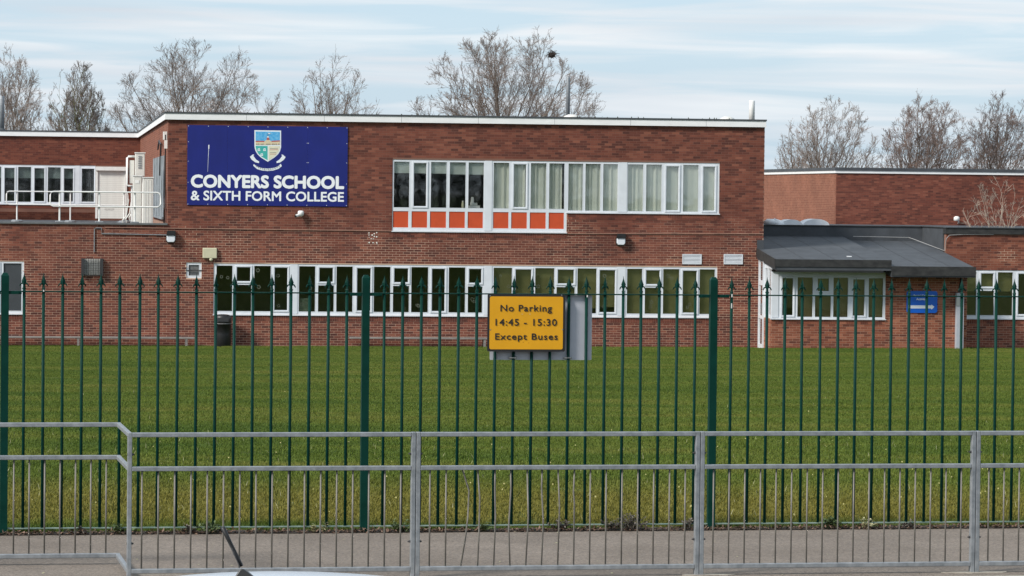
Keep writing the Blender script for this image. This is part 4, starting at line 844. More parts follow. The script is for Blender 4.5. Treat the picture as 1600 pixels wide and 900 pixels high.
# ================================================================== TREES
def bare_tree(name, label, base, H, Wd, seed, mt='twig', bark='bark', first=.24, fan=1.0, dens=1.0, group='bare trees behind the school', lean=0, thin=1.0, trunks=1, rise=.5, limbs=22):
    rnd = random.Random(seed); root = thing(name, label, 'tree', base, rnd.uniform(0, 6), group)
    seg = ([], []); cz_, rz_, rx_ = H * (.5 + first * .45), H * (.5 - first * .40), Wd / 2
    def inside(p): return (p.x / rx_) ** 2 + (p.y / rx_) ** 2 + ((p.z - cz_) / rz_) ** 2
    nseg = {0: 7, 1: 7, 2: 5, 3: 3, 4: 2, 5: 1}; kids = {1: 9, 2: 7, 3: 5, 4: 2.5}; twig = .0062 * thin
    def spawn(pts, rs, ln, lv, t0):
        m = kids[lv] * dens; m = int(m) + (rnd.random() < m % 1); N_ = len(pts) - 1
        for i in range(m):
            t = min(.99, t0 + (1 - t0) * (i + rnd.random()) / m); x = t * N_; a = int(x); pp_ = pts[a].lerp(pts[a + 1], x - a); rr = rs[a] + (rs[a + 1] - rs[a]) * (x - a); dd = (pts[a + 1] - pts[a]).normalized()
            az_ = rnd.uniform(0, 6.283); ang = R(rnd.uniform(20, 48)); o1 = dd.orthogonal().normalized(); o2 = dd.cross(o1)
            nd_ = dd * math.cos(ang) + (o1 * math.cos(az_) + o2 * math.sin(az_)) * math.sin(ang); nd_.z += .16 * rise; nd_.normalize()
            grow(pp_, nd_, ln * rnd.uniform(.36, .62) * (1.12 - .5 * t), max(twig, rr * rnd.uniform(.45, .7)), lv + 1)
    def grow(p, d, ln, r, lv):
        n = nseg[lv]; pts = [p]; rs = [r]; q = p; r1 = max(twig * .8, r * .35); j = .055 + .022 * lv
        for i in range(n):
            d = (d + Vector((rnd.gauss(0, j), rnd.gauss(0, j), rnd.gauss(0, j * .7) + .05 * rise))).normalized(); q = q + d * (ln / n)
            if inside(q) > .95 + rnd.random() * .4: break
            pts.append(q); rs.append(r + (r1 - r) * (i + 1) / n)
        if len(pts) < 2: return
        seg[0 if lv < 3 else 1].append((pts, rs, 4 if lv == 2 else 3))
        if lv < 5: spawn(pts, rs, ln, lv, .18)
    for k_ in range(trunks):
        ht = H * .62; pts = []; rs = []; R0 = H * .016 * thin; q = Vector((0, 0, -.3)); d = Vector((lean, 0, 1)).normalized()
        for i in range(8): pts.append(q); rs.append(R0 * (1 - .085 * i)); d = (d + Vector((rnd.gauss(0, .05), rnd.gauss(0, .05), .1))).normalized(); q = q + d * (ht / 7)
        seg[0].append((pts, rs, 6)); nl = limbs
        for i in range(nl):                         # limbs sweep out and up to points spread over the crown's dome
            f_ = (i + .5) / nl; cz2 = 1 - 1.25 * f_; sn = math.sqrt(max(0, 1 - cz2 * cz2)); az_ = i * 2.4 + rnd.uniform(-.3, .3); rr_ = rnd.uniform(.88, 1.02)
            tgt = Vector((rx_ * sn * math.cos(az_) * rr_, rx_ * sn * math.sin(az_) * rr_, cz_ + rz_ * cz2 * rr_)); t = min(.98, max(first, .95 - .75 * f_ * fan)); x = t * 7; a = min(6, int(x)); p0 = pts[a].lerp(pts[a + 1], x - a); r_ = rs[a] * rnd.uniform(.42, .6); ln = (tgt - p0).length
            m1 = p0.lerp(tgt, .4) + Vector((tgt.x * .10, tgt.y * .10, -.04 * H * sn)); L_ = []; Rr = []
            for k2 in range(9): u_ = k2 / 8; L_.append(p0 * (1 - u_) ** 2 + m1 * (2 * u_ * (1 - u_)) + tgt * u_ * u_ + Vector((rnd.gauss(0, .012), rnd.gauss(0, .012), rnd.gauss(0, .01))) * ln * (k2 > 0)); Rr.append(r_ * (1 - .82 * u_))
            seg[0].append((L_, Rr, 5)); spawn(L_, Rr, ln * .80, 1, .20)
    for i, nm in ((0, 'trunk'), (1, 'crown')):
        vs = []; fs = []
        for pts, rs, sd in seg[i]:
            n0 = len(vs); m = len(pts)
            for a in range(m):
                d = (pts[min(a + 1, m - 1)] - pts[max(a - 1, 0)]).normalized(); o1 = d.orthogonal().normalized(); o2 = d.cross(o1)
                if a and sd: pass
                for k_ in range(sd): t = 6.283 * k_ / sd; vs.append(tuple(pts[a] + (o1 * math.cos(t) + o2 * math.sin(t)) * rs[a]))
            for a in range(m - 1):
                for k_ in range(sd): b_ = (k_ + 1) % sd; c_ = n0 + a * sd; fs.append((c_ + k_, c_ + b_, c_ + sd + b_, c_ + sd + k_))
        me = bpy.data.meshes.new(nm); me.from_pydata(vs, [], fs); me.materials.append(M[bark if i == 0 else mt]); link(nm, me, root)
    return root
def tree_at(X, depth, ytop, wpx, seed, label, **k_):
    d = ray(X, YH); p = CP + d * (depth / d.y); zt_ = (CP + ray(X, ytop) * (depth / ray(X, ytop).y)).z; zb = -2.12
    return bare_tree('bare_tree', label, (p.x, p.y, zb), zt_ - zb, wpx * depth / F, seed, **k_)
tree_at(4, 190, 82, 150, 1, 'bare tree rising behind the grey flue of the set-back roof', fan=1.0)
tree_at(120, 165, 100, 100, 2, 'slim upright bare tree with greenish trunk above the set-back window', mt='twig', bark='bark_green', fan=.6, first=.2, rise=.9)
tree_at(303, 195, 68, 285, 3, 'broad domed bare tree above the end of the main block', fan=1.15, first=.2, dens=1.1)
tree_at(518, 215, 90, 155, 4, 'small open bare tree rising behind the main roof above the name board', fan=.8, dens=.8)
tree_at(792, 190, 52, 300, 5, 'largest bare tree, holding a dark nest, behind the main roof', fan=1.0, first=.2, dens=1.15)
tree_at(1300, 225, 155, 150, 6, 'grey bare tree behind the hall next to the main block', fan=.8, dens=.9)
tree_at(1238, 230, 195, 62, 16, 'short thin bare tree between the main block and the hall', fan=.6, dens=.7)
tree_at(1446, 215, 153, 150, 7, 'dense bare tree behind the hall, between the grey and the reddish trees', fan=.95, dens=1.1, mt='twig_red')
tree_at(1565, 205, 148, 125, 8, 'reddish dense bare tree behind the hall beside the pale shrub', fan=.9, dens=1.0, mt='twig_red')
d = ray(1556, 300); p = CP + d * (136 / d.y)
bare_tree('bare_shrub', 'pale young bare shrub standing before the hall wall', (p.x, p.y, -2.12), 5.55, 2.7, 21, mt='twig_pale', bark='twig_pale', first=.35, fan=.75, dens=.55, group='bare shrubs', thin=.75, rise=.8, limbs=13)['category'] = 'shrub'
d = ray(862, 85); p = CP + d * (189 / d.y); o = thing('bird_nest', 'dark twiggy bird nest high in the largest bare tree', 'nest', p); rnd = random.Random(4); g = MB()
for i in range(160):
    a = Vector((rnd.gauss(0, 1), rnd.gauss(0, 1), rnd.gauss(0, .8))).normalized() * rnd.uniform(.08, .23); b = a + Vector((rnd.gauss(0, .12), rnd.gauss(0, .12), rnd.gauss(0, .07))); g.tube([a, b], .012, 3)
g.build('twig_bowl', mat('nest_twigs', (.035, .026, .022), .95), o); MB().lathe([(.03, -.2), (.15, -.12), (.19, 0), (.15, .1), (.08, .08)], 9).build('nest_core', bpy.data.materials['nest_twigs'], o)

# ================================================================== GREEN RAILINGS
fence = thing('railing_fence', 'dark green steel railing fence with spearhead finials along the lawn', 'fence', FP.O, FP.th)
BAY = 2.905; ZT, ZB = 1.882, -.015
pm = MB(); w = .030
pm.v += [(-w, -w, -.3), (w, -w, -.3), (w, w, -.3), (-w, w, -.3), (-w, -w, 2.005), (w, -w, 2.005), (w, w, 2.005), (-w, w, 2.005), (-w * .55, -w * .55, 2.03), (w * .55, -w * .55, 2.03), (w * .55, w * .55, 2.03), (-w * .55, w * .55, 2.03)]
pm.f += [(0, 1, 5, 4), (1, 2, 6, 5), (2, 3, 7, 6), (3, 0, 4, 7), (4, 5, 9, 8), (5, 6, 10, 9), (6, 7, 11, 10), (7, 4, 8, 11), (8, 9, 10, 11), (3, 2, 1, 0)]
post_me = pm.mesh('post', M['green'])
bar_me = MB().tube([(0, 0, ZB + .004), (0, 0, ZT + .02)], .0125, 8).mesh('bar', M['green'], True)
def finial_mesh():
    g = MB()
    def ring(z, a, b): return [(-a, 0, z), (0, -b, z), (a, 0, z), (0, b, z)]
    R_ = [ring(.016, .013, .013), ring(.024, .017, .017), ring(.032, .011, .011), ring(.052, .010, .010), ring(.068, .016, .014), ring(.082, .021, .013), ring(.100, .014, .010), ring(.128, .004, .004), ring(.150, .001, .001)]
    for r_ in R_: g.v += r_
    for i in range(len(R_) - 1):
        for k in range(4): k2 = (k + 1) % 4; a = i * 4; g.f.append((a + k, a + k2, a + 4 + k2, a + 4 + k))
    for s_ in (-1, 1):                              # the two curled leaves under the spear
        c_ = [(.004, .060, .008), (.016, .066, .007), (.026, .060, .006), (.033, .048, .005), (.036, .040, .002)]
        g.tube([(s_ * x, 0, z) for x, z, r_ in c_], [r_ for x, z, r_ in c_], 5)
    for s_ in (-1, 1): g.tube([(0, s_ * .004, .058), (0, s_ * .016, .062), (0, s_ * .022, .050)], [.006, .005, .002], 4)
    return g.mesh('finial', M['green'])
fin_me = finial_mesh(); clip_me = MB().box((-.016, -.016, -.010), (.016, .016, .010)).mesh('rail_collar', M['green'])
rnd = random.Random(2)
bays = [-2, -1, 0, 1, 2]
for b_ in bays + [3]:
    o = link('post', post_me, fence); o.location = (b_ * BAY, 0, 0)
for b_ in bays:
    x0, x1 = b_ * BAY + .031, (b_ + 1) * BAY - .031
    MB().box((x0, -.019, ZT - .006), (x1, .019, ZT + .004)).build('top_rail', M['green'], fence, bevel=.002); MB().box((x0, -.019, ZB - .006), (x1, .019, ZB + .004)).build('bottom_rail', M['worn_green'], fence, bevel=.002)
    for x, s_ in ((x0, 1), (x1, -1)): MB().box((x - .002, -.022, ZT - .022), (x + s_ * .10, -.0195, ZT + .0005)).tube([(x + s_ * .07, -.03, ZT - .011), (x + s_ * .07, -.0215, ZT - .011)], .011, 6).build('rail_bracket', M['green'], fence)
    for i in range(1, 19):
        x = b_ * BAY + BAY * i / 19
        o = link('bar', bar_me, fence); o.location = (x, 0, 0); o.rotation_euler = (rnd.gauss(0, .001), rnd.gauss(0, .0012), rnd.uniform(0, 1))
        f_ = link('finial', fin_me, o); f_.location = (0, 0, ZT); f_.rotation_euler = (0, 0, rnd.gauss(0, .35) - o.rotation_euler.z)
g = MB()
for X, Y, l_ in ((1141.5, 475, .035), (1137, 460.5, .02), (568, 459, .012), (1430, 478, .02), (913, 462, .012), (67, 454, .008)):
    u_, z_ = FP(X, Y); i = round((u_ / BAY - math.floor(u_ / BAY)) * 19); r_ = .0133; c_ = u_ if i in (0, 19) else math.floor(u_ / BAY) * BAY + BAY * i / 19; yv = -.0205 if abs(z_ - ZT) < .015 else -.0131
    g.box((c_ - .005, yv - .0006, z_ - l_), (c_ + .004, yv + .003, z_ + .006))
g.build('paint_chip', M['chip'], fence)
# --- signs on the railings
a, z1_ = FP(762, 459.5, -.05); b, z0_ = FP(882.5, 549.5, -.05); w_, h_ = b - a, z1_ - z0_
o = thing('parking_sign', 'yellow parking restriction sign with black border and lettering on the railings', 'sign', FP.world(a, -.05, z0_), FP.th)
def rrect(x0, z0, x1, z1, r_):
    pts = []
    for cx, cz, t0 in ((x1 - r_, z0 + r_, -90), (x1 - r_, z1 - r_, 0), (x0 + r_, z1 - r_, 90), (x0 + r_, z0 + r_, 180)):
        for i in range(5): t = R(t0 + i * 22.5); pts.append((cx + r_ * math.cos(t), cz + r_ * math.sin(t)))
    return pts
bd = MB().prism(rrect(0, 0, w_, h_, .012), 0, .003).build('border_plate', M['ink'], o); e = .0185; MB().prism(rrect(e, e, w_ - e, h_ - e, .014), -.0022, -.0004).build('yellow_face', M['yellow'], o)
def sgn(X, Y): q = FP(700 + X / 5.293, 400 + Y / 5.293, -.053); return q[0] - a, q[1] - z0_
for body, X0_, X1_, yb_, yc_ in (('No Parking', 433, 860, 458, 404), ('14:45 - 15:30', 392, 900, 576, 520), ('Except Buses', 389, 907, 692, 640)):
    x0, z0 = sgn(X0_, yb_); x1, z1 = sgn(X1_, yb_); _, zc2 = sgn(X0_, yc_); lettering(o, body, x0, x1, (z0 + z1) / 2, zc2 - z0, -.0038, M['ink'], .014, 1.12)
g = MB()
for X, Y in ((349, 330), (941, 324), (349, 609), (947, 608)): x, z = sgn(X, Y); g.tube([(x, -.0042, z), (x, -.0005, z)], .0055, 8)
g.build('rivet', M['steel'], o)
g = MB()
for X, Y in ((622, 713), (668, 719)): x, z = sgn(X, Y); g.tube([(x, -.0028, z), (x, -.0023, z)], .003, 6)
g.build('rust_spot', mat('rust_brown', (.20, .03, .006), .8), o)
g = MB()
for X in (615, 678): x, z = sgn(X, 481); g.box((x - .006, -.0028, z - .0015), (x + .006, -.0023, z + .0015))
g.build('scratch', M['cream'], o)
for z in (.10, h_ - .10): MB().box((.03, .0035, z - .015), (w_ - .03, .028, z + .015)).build('mounting_channel', M['galv'], o)
a2, z1_ = FP(766, 460.5, .025); b2, z0_ = FP(924, 562.5, .025)
o = thing('sign_back', 'plain grey back of a second sign fixed behind the yellow sign', 'sign', FP.world(a2, .020, z0_), FP.th); MB().prism(rrect(0, 0, b2 - a2, z1_ - z0_, .008), 0, .003).build('plate', M['greyback'], o)
for X in (803, 889.5):
    u_, z_ = FP(X, 559, -.01); c_ = round(u_ * 19 / BAY) * BAY / 19 - a2
    q = MB().tube([(c_ + .028 * math.cos(t), -.02 - .0175 * math.sin(t) if 0 <= t <= math.pi else -.001, z_ - z0_) for t in np.linspace(0, math.pi, 9)], .006, 6).build('pipe_clip', M['steel'], o); MB().tube([(c_ - .03, -.012, z_ - z0_), (c_ - .03, .0, z_ - z0_)], .008, 6).tube([(c_ + .03, -.012, z_ - z0_), (c_ + .03, .0, z_ - z0_)], .008, 6).build('bolt', M['steel'], q)

# ================================================================== GUARDRAIL
PWd = 2.09; HT, HM, HB = .986, .745, .020           # tops of the three rails; the posts stand about 50 mm deep
PD = .025; PWx = .0325; RH = .031
GZ = -.062
def straight_bar(): return MB().tube([(0, 0, HB + .001), (0, 0, HM - RH - .0005)], .0065, 6).mesh('infill_bar', M['bar'], True)
ibar = straight_bar()
def rail(x0, x1, zt, name, o): return MB().box((x0, -PD, zt - RH), (x1, PD, zt)).build(name, M['galv'], o, bevel=.004)
def gpost(x, o): return MB().box((x, -PD, GZ - .25), (x + PWx - .0015, PD, HT)).build('post', M['galv'], o, bevel=.004)
def panel(u_, label, bends=None, n=17, posts=(1, 1), width=PWd, off=0, skip=0):
    o = thing('pedestrian_guardrail', label, 'guardrail', GP.world(u_, off, GZ), GP.th, 'galvanised guardrail panels along the kerb'); o.location.z = 0
    a = PWx if posts[0] else 0; b = width - (PWx if posts[1] else 0)
    for zt, nm in ((HT, 'top_rail'), (HM, 'middle_rail'), (HB, 'bottom_rail')): rail(a, b, zt - .0015, nm, o)
    if posts[0]: gpost(.0008, o)
    if posts[1]: gpost(width - PWx + .0008, o)
    first = PWx + .072; step = (width - 2 * first + 0) / (n - 1)
    for i in range(n):
        x = first + step * i
        if bends and i in bends:
            pts = [(x + dx, dy, HB + .001 + (HM - RH - HB) * t) for t, dx, dy in bends[i]]; MB().tube(pts, .0065, 6).build('infill_bar', M['bar'], o, True)
        else:
            q = link('infill_bar', ibar, o); q.location = (x, 0, 0)
    for z in (.83, .20):
        if posts[0]: MB().tube([(.002, 0, z), (-.0008, 0, z)], .009, 6).tube([(PWx + .016, 0, z), (PWx - .001, 0, z)], [.004, .011], 6).build('joint_bolt', M['dark'], o)
        if posts[1]: MB().tube([(width - PWx - .020, 0, z), (width - PWx + .002, 0, z)], [.003, .011], 6).build('joint_bolt', M['dark'], o)
    return o
panel(-2.045, 'guardrail panel with straight bars beginning at the corner post', width=2.06)
bd = {2: [(0, -.005, 0), (.30, .03, .01), (.5, .045, .015), (.78, .052, .012), (.95, .012, .004), (1, 0, 0)], 3: [(0, 0, 0), (.35, .008, 0), (.7, .012, .004), (1, -.006, 0)], 4: [(0, 0, 0), (.5, .010, 0), (.8, .004, 0), (1, .004, 0)],
      5: [(0, .002, 0), (.4, -.01, 0), (.8, .004, 0), (1, 0, 0)], 6: [(0, 0, 0), (.5, .018, .01), (1, .004, 0)], 7: [(0, -.002, 0), (.45, .010, .008), (.8, -.006, 0), (1, -.004, 0)], 8: [(0, 0, 0), (.6, .012, .01), (1, -.004, 0)], 9: [(0, 0, 0), (.65, .004, .015), (.75, -.004, .01), (1, 0, 0)]}
panel(.0175, 'guardrail panel with several bent infill bars below the yellow sign', bd)
panel(2.11, 'guardrail panel with straight bars between the bent-bar panel and the concrete-patch post'); panel(4.2025, 'guardrail panel beginning at the post set in a concrete patch, beyond the blue arrow sign')
panel(-2.022 - 2.0, 'set-back guardrail panel beyond the corner', posts=(1, 0), off=1.1, width=2.01)
panel(-2.022 - 4.0925, 'next set-back guardrail panel further from the corner post', off=1.1, width=2.09); panel(6.295, 'guardrail panel next beyond the one with the concrete patch')
o = thing('guardrail_return', 'short guardrail return joining the corner post to the set-back panel', 'guardrail', GP.world(-2.045, 0, 0), GP.th)
for zt, nm in ((HT, 'top_rail'), (HM, 'middle_rail'), (HB, 'bottom_rail')): MB().box((.001, PD + .0005, zt - RH - .0015), (.032, 1.1 - PD - .0005, zt - .0015)).build(nm, M['galv'], o, bevel=.004)
u_, _ = GP(1525, 893); rnd = random.Random(3)
for X, dx, sc in ((1527, 0, 1.0), (1095, .05, .8), (640, -.1, .7)):
    u_, _ = GP(X, 893); o = tag(link('concrete_patch', None), '', 'patch'); bpy.data.objects.remove(o)
    g = MB(); pts = []
    for i in range(14): t = 6.283 * i / 14; r_ = rnd.uniform(.75, 1.15) * sc; p = GP.world(u_ + dx + .26 * r_ * math.cos(t), -.01 + .06 * r_ * math.sin(t), 0); pts.append((p.x, p.y, -.057))
    g.poly(pts); g.v += [(x, y, -.075) for x, y, z in pts]
    for i in range(14): j = (i + 1) % 14; g.f.append((i, i + 14, j + 14, j))
    struct(g.build('concrete_patch', M['conc']))

# ================================================================== WEEDS, LEAF LITTER, GRASS
def leafmat(name, c1, c2): return mat(name, c1, .7, col2=c2, scale=14, detail=2)
lm_green = leafmat('weed_green', (.045, .075, .02), (.10, .14, .05)); lm_purple = leafmat('weed_purple_grey', (.085, .075, .06), (.17, .145, .125)); lm_dead = leafmat('dead_leaf', (.07, .038, .024), (.20, .125, .085)); lm_pale = leafmat('pale_weed', (.30, .29, .14), (.42, .40, .24))
def leaf(g, p, d, ln, wd, droop):
    d = d.normalized(); s_ = d.cross(Vector((0, 0, 1))); s_ = s_.normalized() if s_.length > .01 else Vector((1, 0, 0)); m_ = p + d * ln * .5; e = p + d * ln + Vector((0, 0, -droop * ln)); n = len(g.v)
    g.v += [tuple(p), tuple(m_ + s_ * wd), tuple(e), tuple(m_ - s_ * wd)]; g.f += [(n, n + 1, n + 2), (n, n + 2, n + 3)]
def weed(X, h, w, m, nl, label, seed, off=-.03, lf=.035):
    rnd = random.Random(seed); u_, _ = FP(X, 820); o = thing('weed_plant', label, 'weed', FP.world(u_, off, -.062), FP.th, 'weeds at the foot of the railings')
    ns = max(4, nl // 14); g = MB(); st = MB()
    for s_ in range(ns):
        a = rnd.uniform(0, 6.28); sp = rnd.random() ** .6; tip = Vector((math.cos(a) * sp * w / 2, math.sin(a) * sp * w * .25, h * (1 - .55 * sp * sp) * rnd.uniform(.6, 1))); st.tube([(tip.x * .3, tip.y * .3, 0), tip * .6 + Vector((0, 0, h * .05)), tip], [.003, .0025, .0015], 3)
        for i in range(nl // ns):
            t = rnd.uniform(.25, 1); p = tip * t; leaf(g, p, Vector((rnd.gauss(0, 1), rnd.gauss(0, .8), rnd.uniform(-.1, .9))), lf * rnd.uniform(.5, 1.2), lf * .28, rnd.uniform(-.1, .4))
    st.build('stem', m, o); stuff(g.build('leaves', m, o))
weed(985, .17, .36, lm_purple, 420, 'dense purple-grey weed clump at the railing foot, the largest', 1, lf=.028); weed(955, .13, .22, lm_purple, 130, 'small purple-grey weed beside the largest clump', 2); weed(1072, .11, .18, lm_purple, 110, 'little purple-grey weed beside the green post', 3)
weed(876, .10, .26, lm_purple, 150, 'purple-grey weed under the yellow sign', 4); weed(1295, .12, .24, lm_green, 180, 'green weed clump at the railing foot below the porch windows', 5); weed(1350, .10, .3, lm_pale, 130, 'pale yellowish weed clump at the railing foot', 6)
weed(330, .12, .34, lm_green, 240, 'leafy green weed clump close to the car aerial', 7); weed(300, .09, .22, lm_purple, 120, 'low brownish weed next to the leafy green clump', 8); weed(628, .12, .3, lm_green, 220, 'green weed clump beside the first guardrail joint', 9); weed(490, .09, .08, lm_pale, 40, 'small pale sprig at the railing foot', 10); weed(506, .11, .07, lm_pale, 36, 'upright pale sprig next to the small one', 12); weed(190, .09, .3, lm_green, 160, 'low green weed patch near the corner post', 11); weed(125, .08, .3, lm_purple, 120, 'low brownish weed patch behind the set-back rail', 13); weed(750, .09, .3, lm_green, 140, 'low green weed patch between the yellow sign and a guardrail joint', 14); weed(1420, .07, .25, lm_purple, 90, 'thin brownish weed below the blue arrow sign', 15)
rnd = random.Random(8); g = MB()
for i in range(3600):
    u_ = rnd.uniform(-4.6, 6.6); p = FP.world(u_, -.035 + rnd.gauss(0, .028), -.058 + abs(rnd.gauss(0, .012))); leaf(g, p, Vector((rnd.gauss(0, 1), rnd.gauss(0, 1), rnd.gauss(.15, .3))), rnd.uniform(.015, .045), rnd.uniform(.006, .014), rnd.uniform(-.3, .3))
o = stuff(g.build('leaf_litter', lm_dead)); tag(o, 'brown dead leaves gathered under the bottom railing', 'leaf litter')
g = MB()
for i in range(60):
    u_ = rnd.uniform(-4, 6); v_ = rnd.uniform(-.25, FO - .1) ; p = GP.world(u_, v_, -.058); leaf(g, p, Vector((rnd.gauss(0, 1), rnd.gauss(0, 1), .1)), rnd.uniform(.012, .035), rnd.uniform(.004, .012), 0)
o = stuff(g.build('pavement_litter', lm_pale)); tag(o, 'scattered pale leaf scraps on the pavement', 'litter')

# grass blades: short-mown patches instanced over the lawn
def grass_mat():
    m = bpy.data.materials.new('grass_blades'); m.use_nodes = True; t = m.node_tree; b = t.nodes['Principled BSDF']; k = t.links.new
    gm = nd(t, 'ShaderNodeNewGeometry'); mp_ = nd(t, 'ShaderNodeMapping'); k(gm.outputs['Position'], mp_.inputs[0]); mp_.inputs['Scale'].default_value = (.35, .9, 0)
    n1 = nd(t, 'ShaderNodeTexNoise', i_Scale=.45, i_Detail=6.0, i_Roughness=.65); k(mp_.outputs[0], n1.inputs['Vector']); n2 = nd(t, 'ShaderNodeTexNoise', i_Scale=26.0, i_Detail=2.0); k(gm.outputs['Position'], n2.inputs['Vector'])
    r1 = nd(t, 'ShaderNodeValToRGB'); e = r1.color_ramp.elements; e[0].position = .30; e[0].color = (.052, .098, .009, 1); e[1].position = .68; e[1].color = (.155, .168, .030, 1); x = e.new(.5); x.color = (.094, .137, .015, 1); k(n1.outputs[0], r1.inputs[0])
    r2 = nd(t, 'ShaderNodeValToRGB'); r2.color_ramp.elements[0].position = .3; r2.color_ramp.elements[1].position = .75; r2.color_ramp.elements[0].color = (.62, .66, .6, 1); r2.color_ramp.elements[1].color = (1.25, 1.16, 1.15, 1); k(n2.outputs[0], r2.inputs[0])
    # a drier, more yellow belt a few metres in from the fence
    sx = nd(t, 'ShaderNodeSeparateXYZ'); k(gm.outputs['Position'], sx.inputs[0]); ad = nd(t, 'ShaderNodeMath', operation='MULTIPLY_ADD'); k(n1.outputs[0], ad.inputs[0]); ad.inputs[1].default_value = 7.0; k(sx.outputs['Y'], ad.inputs[2])
    mr = nd(t, 'ShaderNodeMapRange', interpolation_type='SMOOTHSTEP'); mr.inputs[1].default_value = 40.5; mr.inputs[2].default_value = 36.0; k(ad.outputs[0], mr.inputs[0]); m2 = nd(t, 'ShaderNodeMapRange', interpolation_type='SMOOTHSTEP'); m2.inputs[1].default_value = 32.3; m2.inputs[2].default_value = 34.0; k(ad.outputs[0], m2.inputs[0])
    mm = nd(t, 'ShaderNodeMath', operation='MULTIPLY'); k(mr.outputs[0], mm.inputs[0]); k(m2.outputs[0], mm.inputs[1]); m3 = nd(t, 'ShaderNodeMath', operation='MULTIPLY'); k(mm.outputs[0], m3.inputs[0]); m3.inputs[1].default_value = .75
    mx_ = nd(t, 'ShaderNodeMix', data_type='RGBA'); k(m3.outputs[0], mx_.inputs[0]); k(r1.outputs[0], mx_.inputs[6]); mx_.inputs[7].default_value = (.185, .158, .030, 1)
    mu = nd(t, 'ShaderNodeMix', data_type='RGBA', blend_type='MULTIPLY'); mu.inputs[0].default_value = 1; k(mx_.outputs[2], mu.inputs[6]); k(r2.outputs[0], mu.inputs[7]); k(mu.outputs[2], b.inputs['Base Color']); b.inputs['Roughness'].default_value = .65; b.inputs['Specular IOR Level'].default_value = .25
    return m
gm_ = grass_mat(); patches = bpy.data.collections.new('grass_patches')
for s_ in range(4):
    rnd = random.Random(50 + s_); vs, fs = [], []
    for i in range(1500):
        x, y = rnd.uniform(-.42, .42), rnd.uniform(-.42, .42); h = rnd.uniform(.014, .040) * (1.5 if rnd.random() < .04 else 1); a = rnd.uniform(0, 6.28); w_ = rnd.uniform(.0022, .0042); lx, ly = rnd.gauss(0, .014), rnd.gauss(0, .014); n = len(vs); c_, q = math.cos(a) * w_, math.sin(a) * w_
        vs += [(x - c_, y - q, -.01), (x + c_, y + q, -.01), (x + lx * .4 + c_ * .8, y + ly * .4 + q * .8, h * .6), (x + lx * .4 - c_ * .8, y + ly * .4 - q * .8, h * .6), (x + lx, y + ly, h)]; fs += [(n, n + 1, n + 2, n + 3), (n + 3, n + 2, n + 4)]
    me = bpy.data.meshes.new('grass_patch'); me.from_pydata(vs, [], fs); me.materials.append(gm_); patches.objects.link(bpy.data.objects.new('grass_patch', me))
pts = []; rnd = random.Random(77); y = 28.0
cell = .62
while y < 111:
    half = y * .165 + 2.0; x = -half
    while x < half:
        px_, py_ = x + rnd.uniform(-.2, .2), y + rnd.uniform(-.2, .2); P = Vector((px_, py_, 0)); df = (P - FP.O).dot(FP.V); v_ = (P - BP.O).dot(BP.V); uu = (P - BP.O).dot(BP.U)
        if df > .50 and v_ < -.35 and not (18.2 < uu < 25 and v_ > -2.5): pts.append((px_, py_, ground_z(px_, py_)))
        x += cell
    y += cell
def instancer(name, pts, coll, smin, smax):
    me = bpy.data.meshes.new(name); me.from_pydata(pts, [], []); o = link(name, me)
    ng = bpy.data.node_groups.new(name, 'GeometryNodeTree'); ng.interface.new_socket('Geometry', in_out='INPUT', socket_type='NodeSocketGeometry'); ng.interface.new_socket('Geometry', in_out='OUTPUT', socket_type='NodeSocketGeometry')
    gi = ng.nodes.new('NodeGroupInput'); go = ng.nodes.new('NodeGroupOutput'); ip = ng.nodes.new('GeometryNodeInstanceOnPoints'); ci = ng.nodes.new('GeometryNodeCollectionInfo'); ci.inputs[0].default_value = coll; ci.inputs['Separate Children'].default_value = True; ci.inputs['Reset Children'].default_value = True
    ip.inputs['Pick Instance'].default_value = True; rv = ng.nodes.new('FunctionNodeRandomValue'); rv.data_type = 'FLOAT_VECTOR'; rv.inputs[0].default_value = (0, 0, 0); rv.inputs[1].default_value = (0, 0, 6.283); rs_ = ng.nodes.new('FunctionNodeRandomValue'); rs_.data_type = 'FLOAT'; rs_.inputs[2].default_value = smin; rs_.inputs[3].default_value = smax
    l = ng.links.new; l(gi.outputs[0], ip.inputs['Points']); l(ci.outputs[0], ip.inputs['Instance']); l(rv.outputs[0], ip.inputs['Rotation']); l(rs_.outputs[1], ip.inputs['Scale']); l(ip.outputs[0], go.inputs[0])
    md = o.modifiers.new('scatter', 'NODES'); md.node_group = ng; return stuff(o)
tag(instancer('lawn_grass', pts, patches, .9, 1.15), 'short mown green grass covering the school lawn', 'grass')
# longer uncut fringe along the fence and pale seed stalks and daisies further in
rnd = random.Random(31); g = MB()
def blade(g, p, h, w_, lean):
    a = rnd.uniform(0, 6.28); c_ = Vector((math.cos(a) * w_, math.sin(a) * w_, 0)); n = len(g.v); t = p + Vector((rnd.gauss(0, lean), rnd.gauss(0, lean), h)); m_ = p.lerp(t, .55) + Vector((0, 0, h * .1)); g.v += [tuple(p - c_), tuple(p + c_), tuple(m_ + c_ * .7), tuple(m_ - c_ * .7), tuple(t)]; g.f += [(n, n + 1, n + 2, n + 3), (n + 3, n + 2, n + 4)]
for i in range(26000):
    u_ = rnd.uniform(-4.8, 6.8); d_ = rnd.random() ** 1.2 * .62 + .015; p = FP.world(u_, d_, 0); p.z = ground_z(p.x, p.y) - .005; tuft = .6 + .5 * smooth_noise(u_ * 6, 1.7, 1.0, 3); blade(g, p, max(.02, rnd.uniform(.035, .085) * tuft * (1.25 - d_ * .7)), rnd.uniform(.0022, .0042), .02)
tag(stuff(g.build('grass_fringe', gm_)), 'longer uncut grass fringe along the railing foot', 'grass')
g = MB(); g2 = MB()
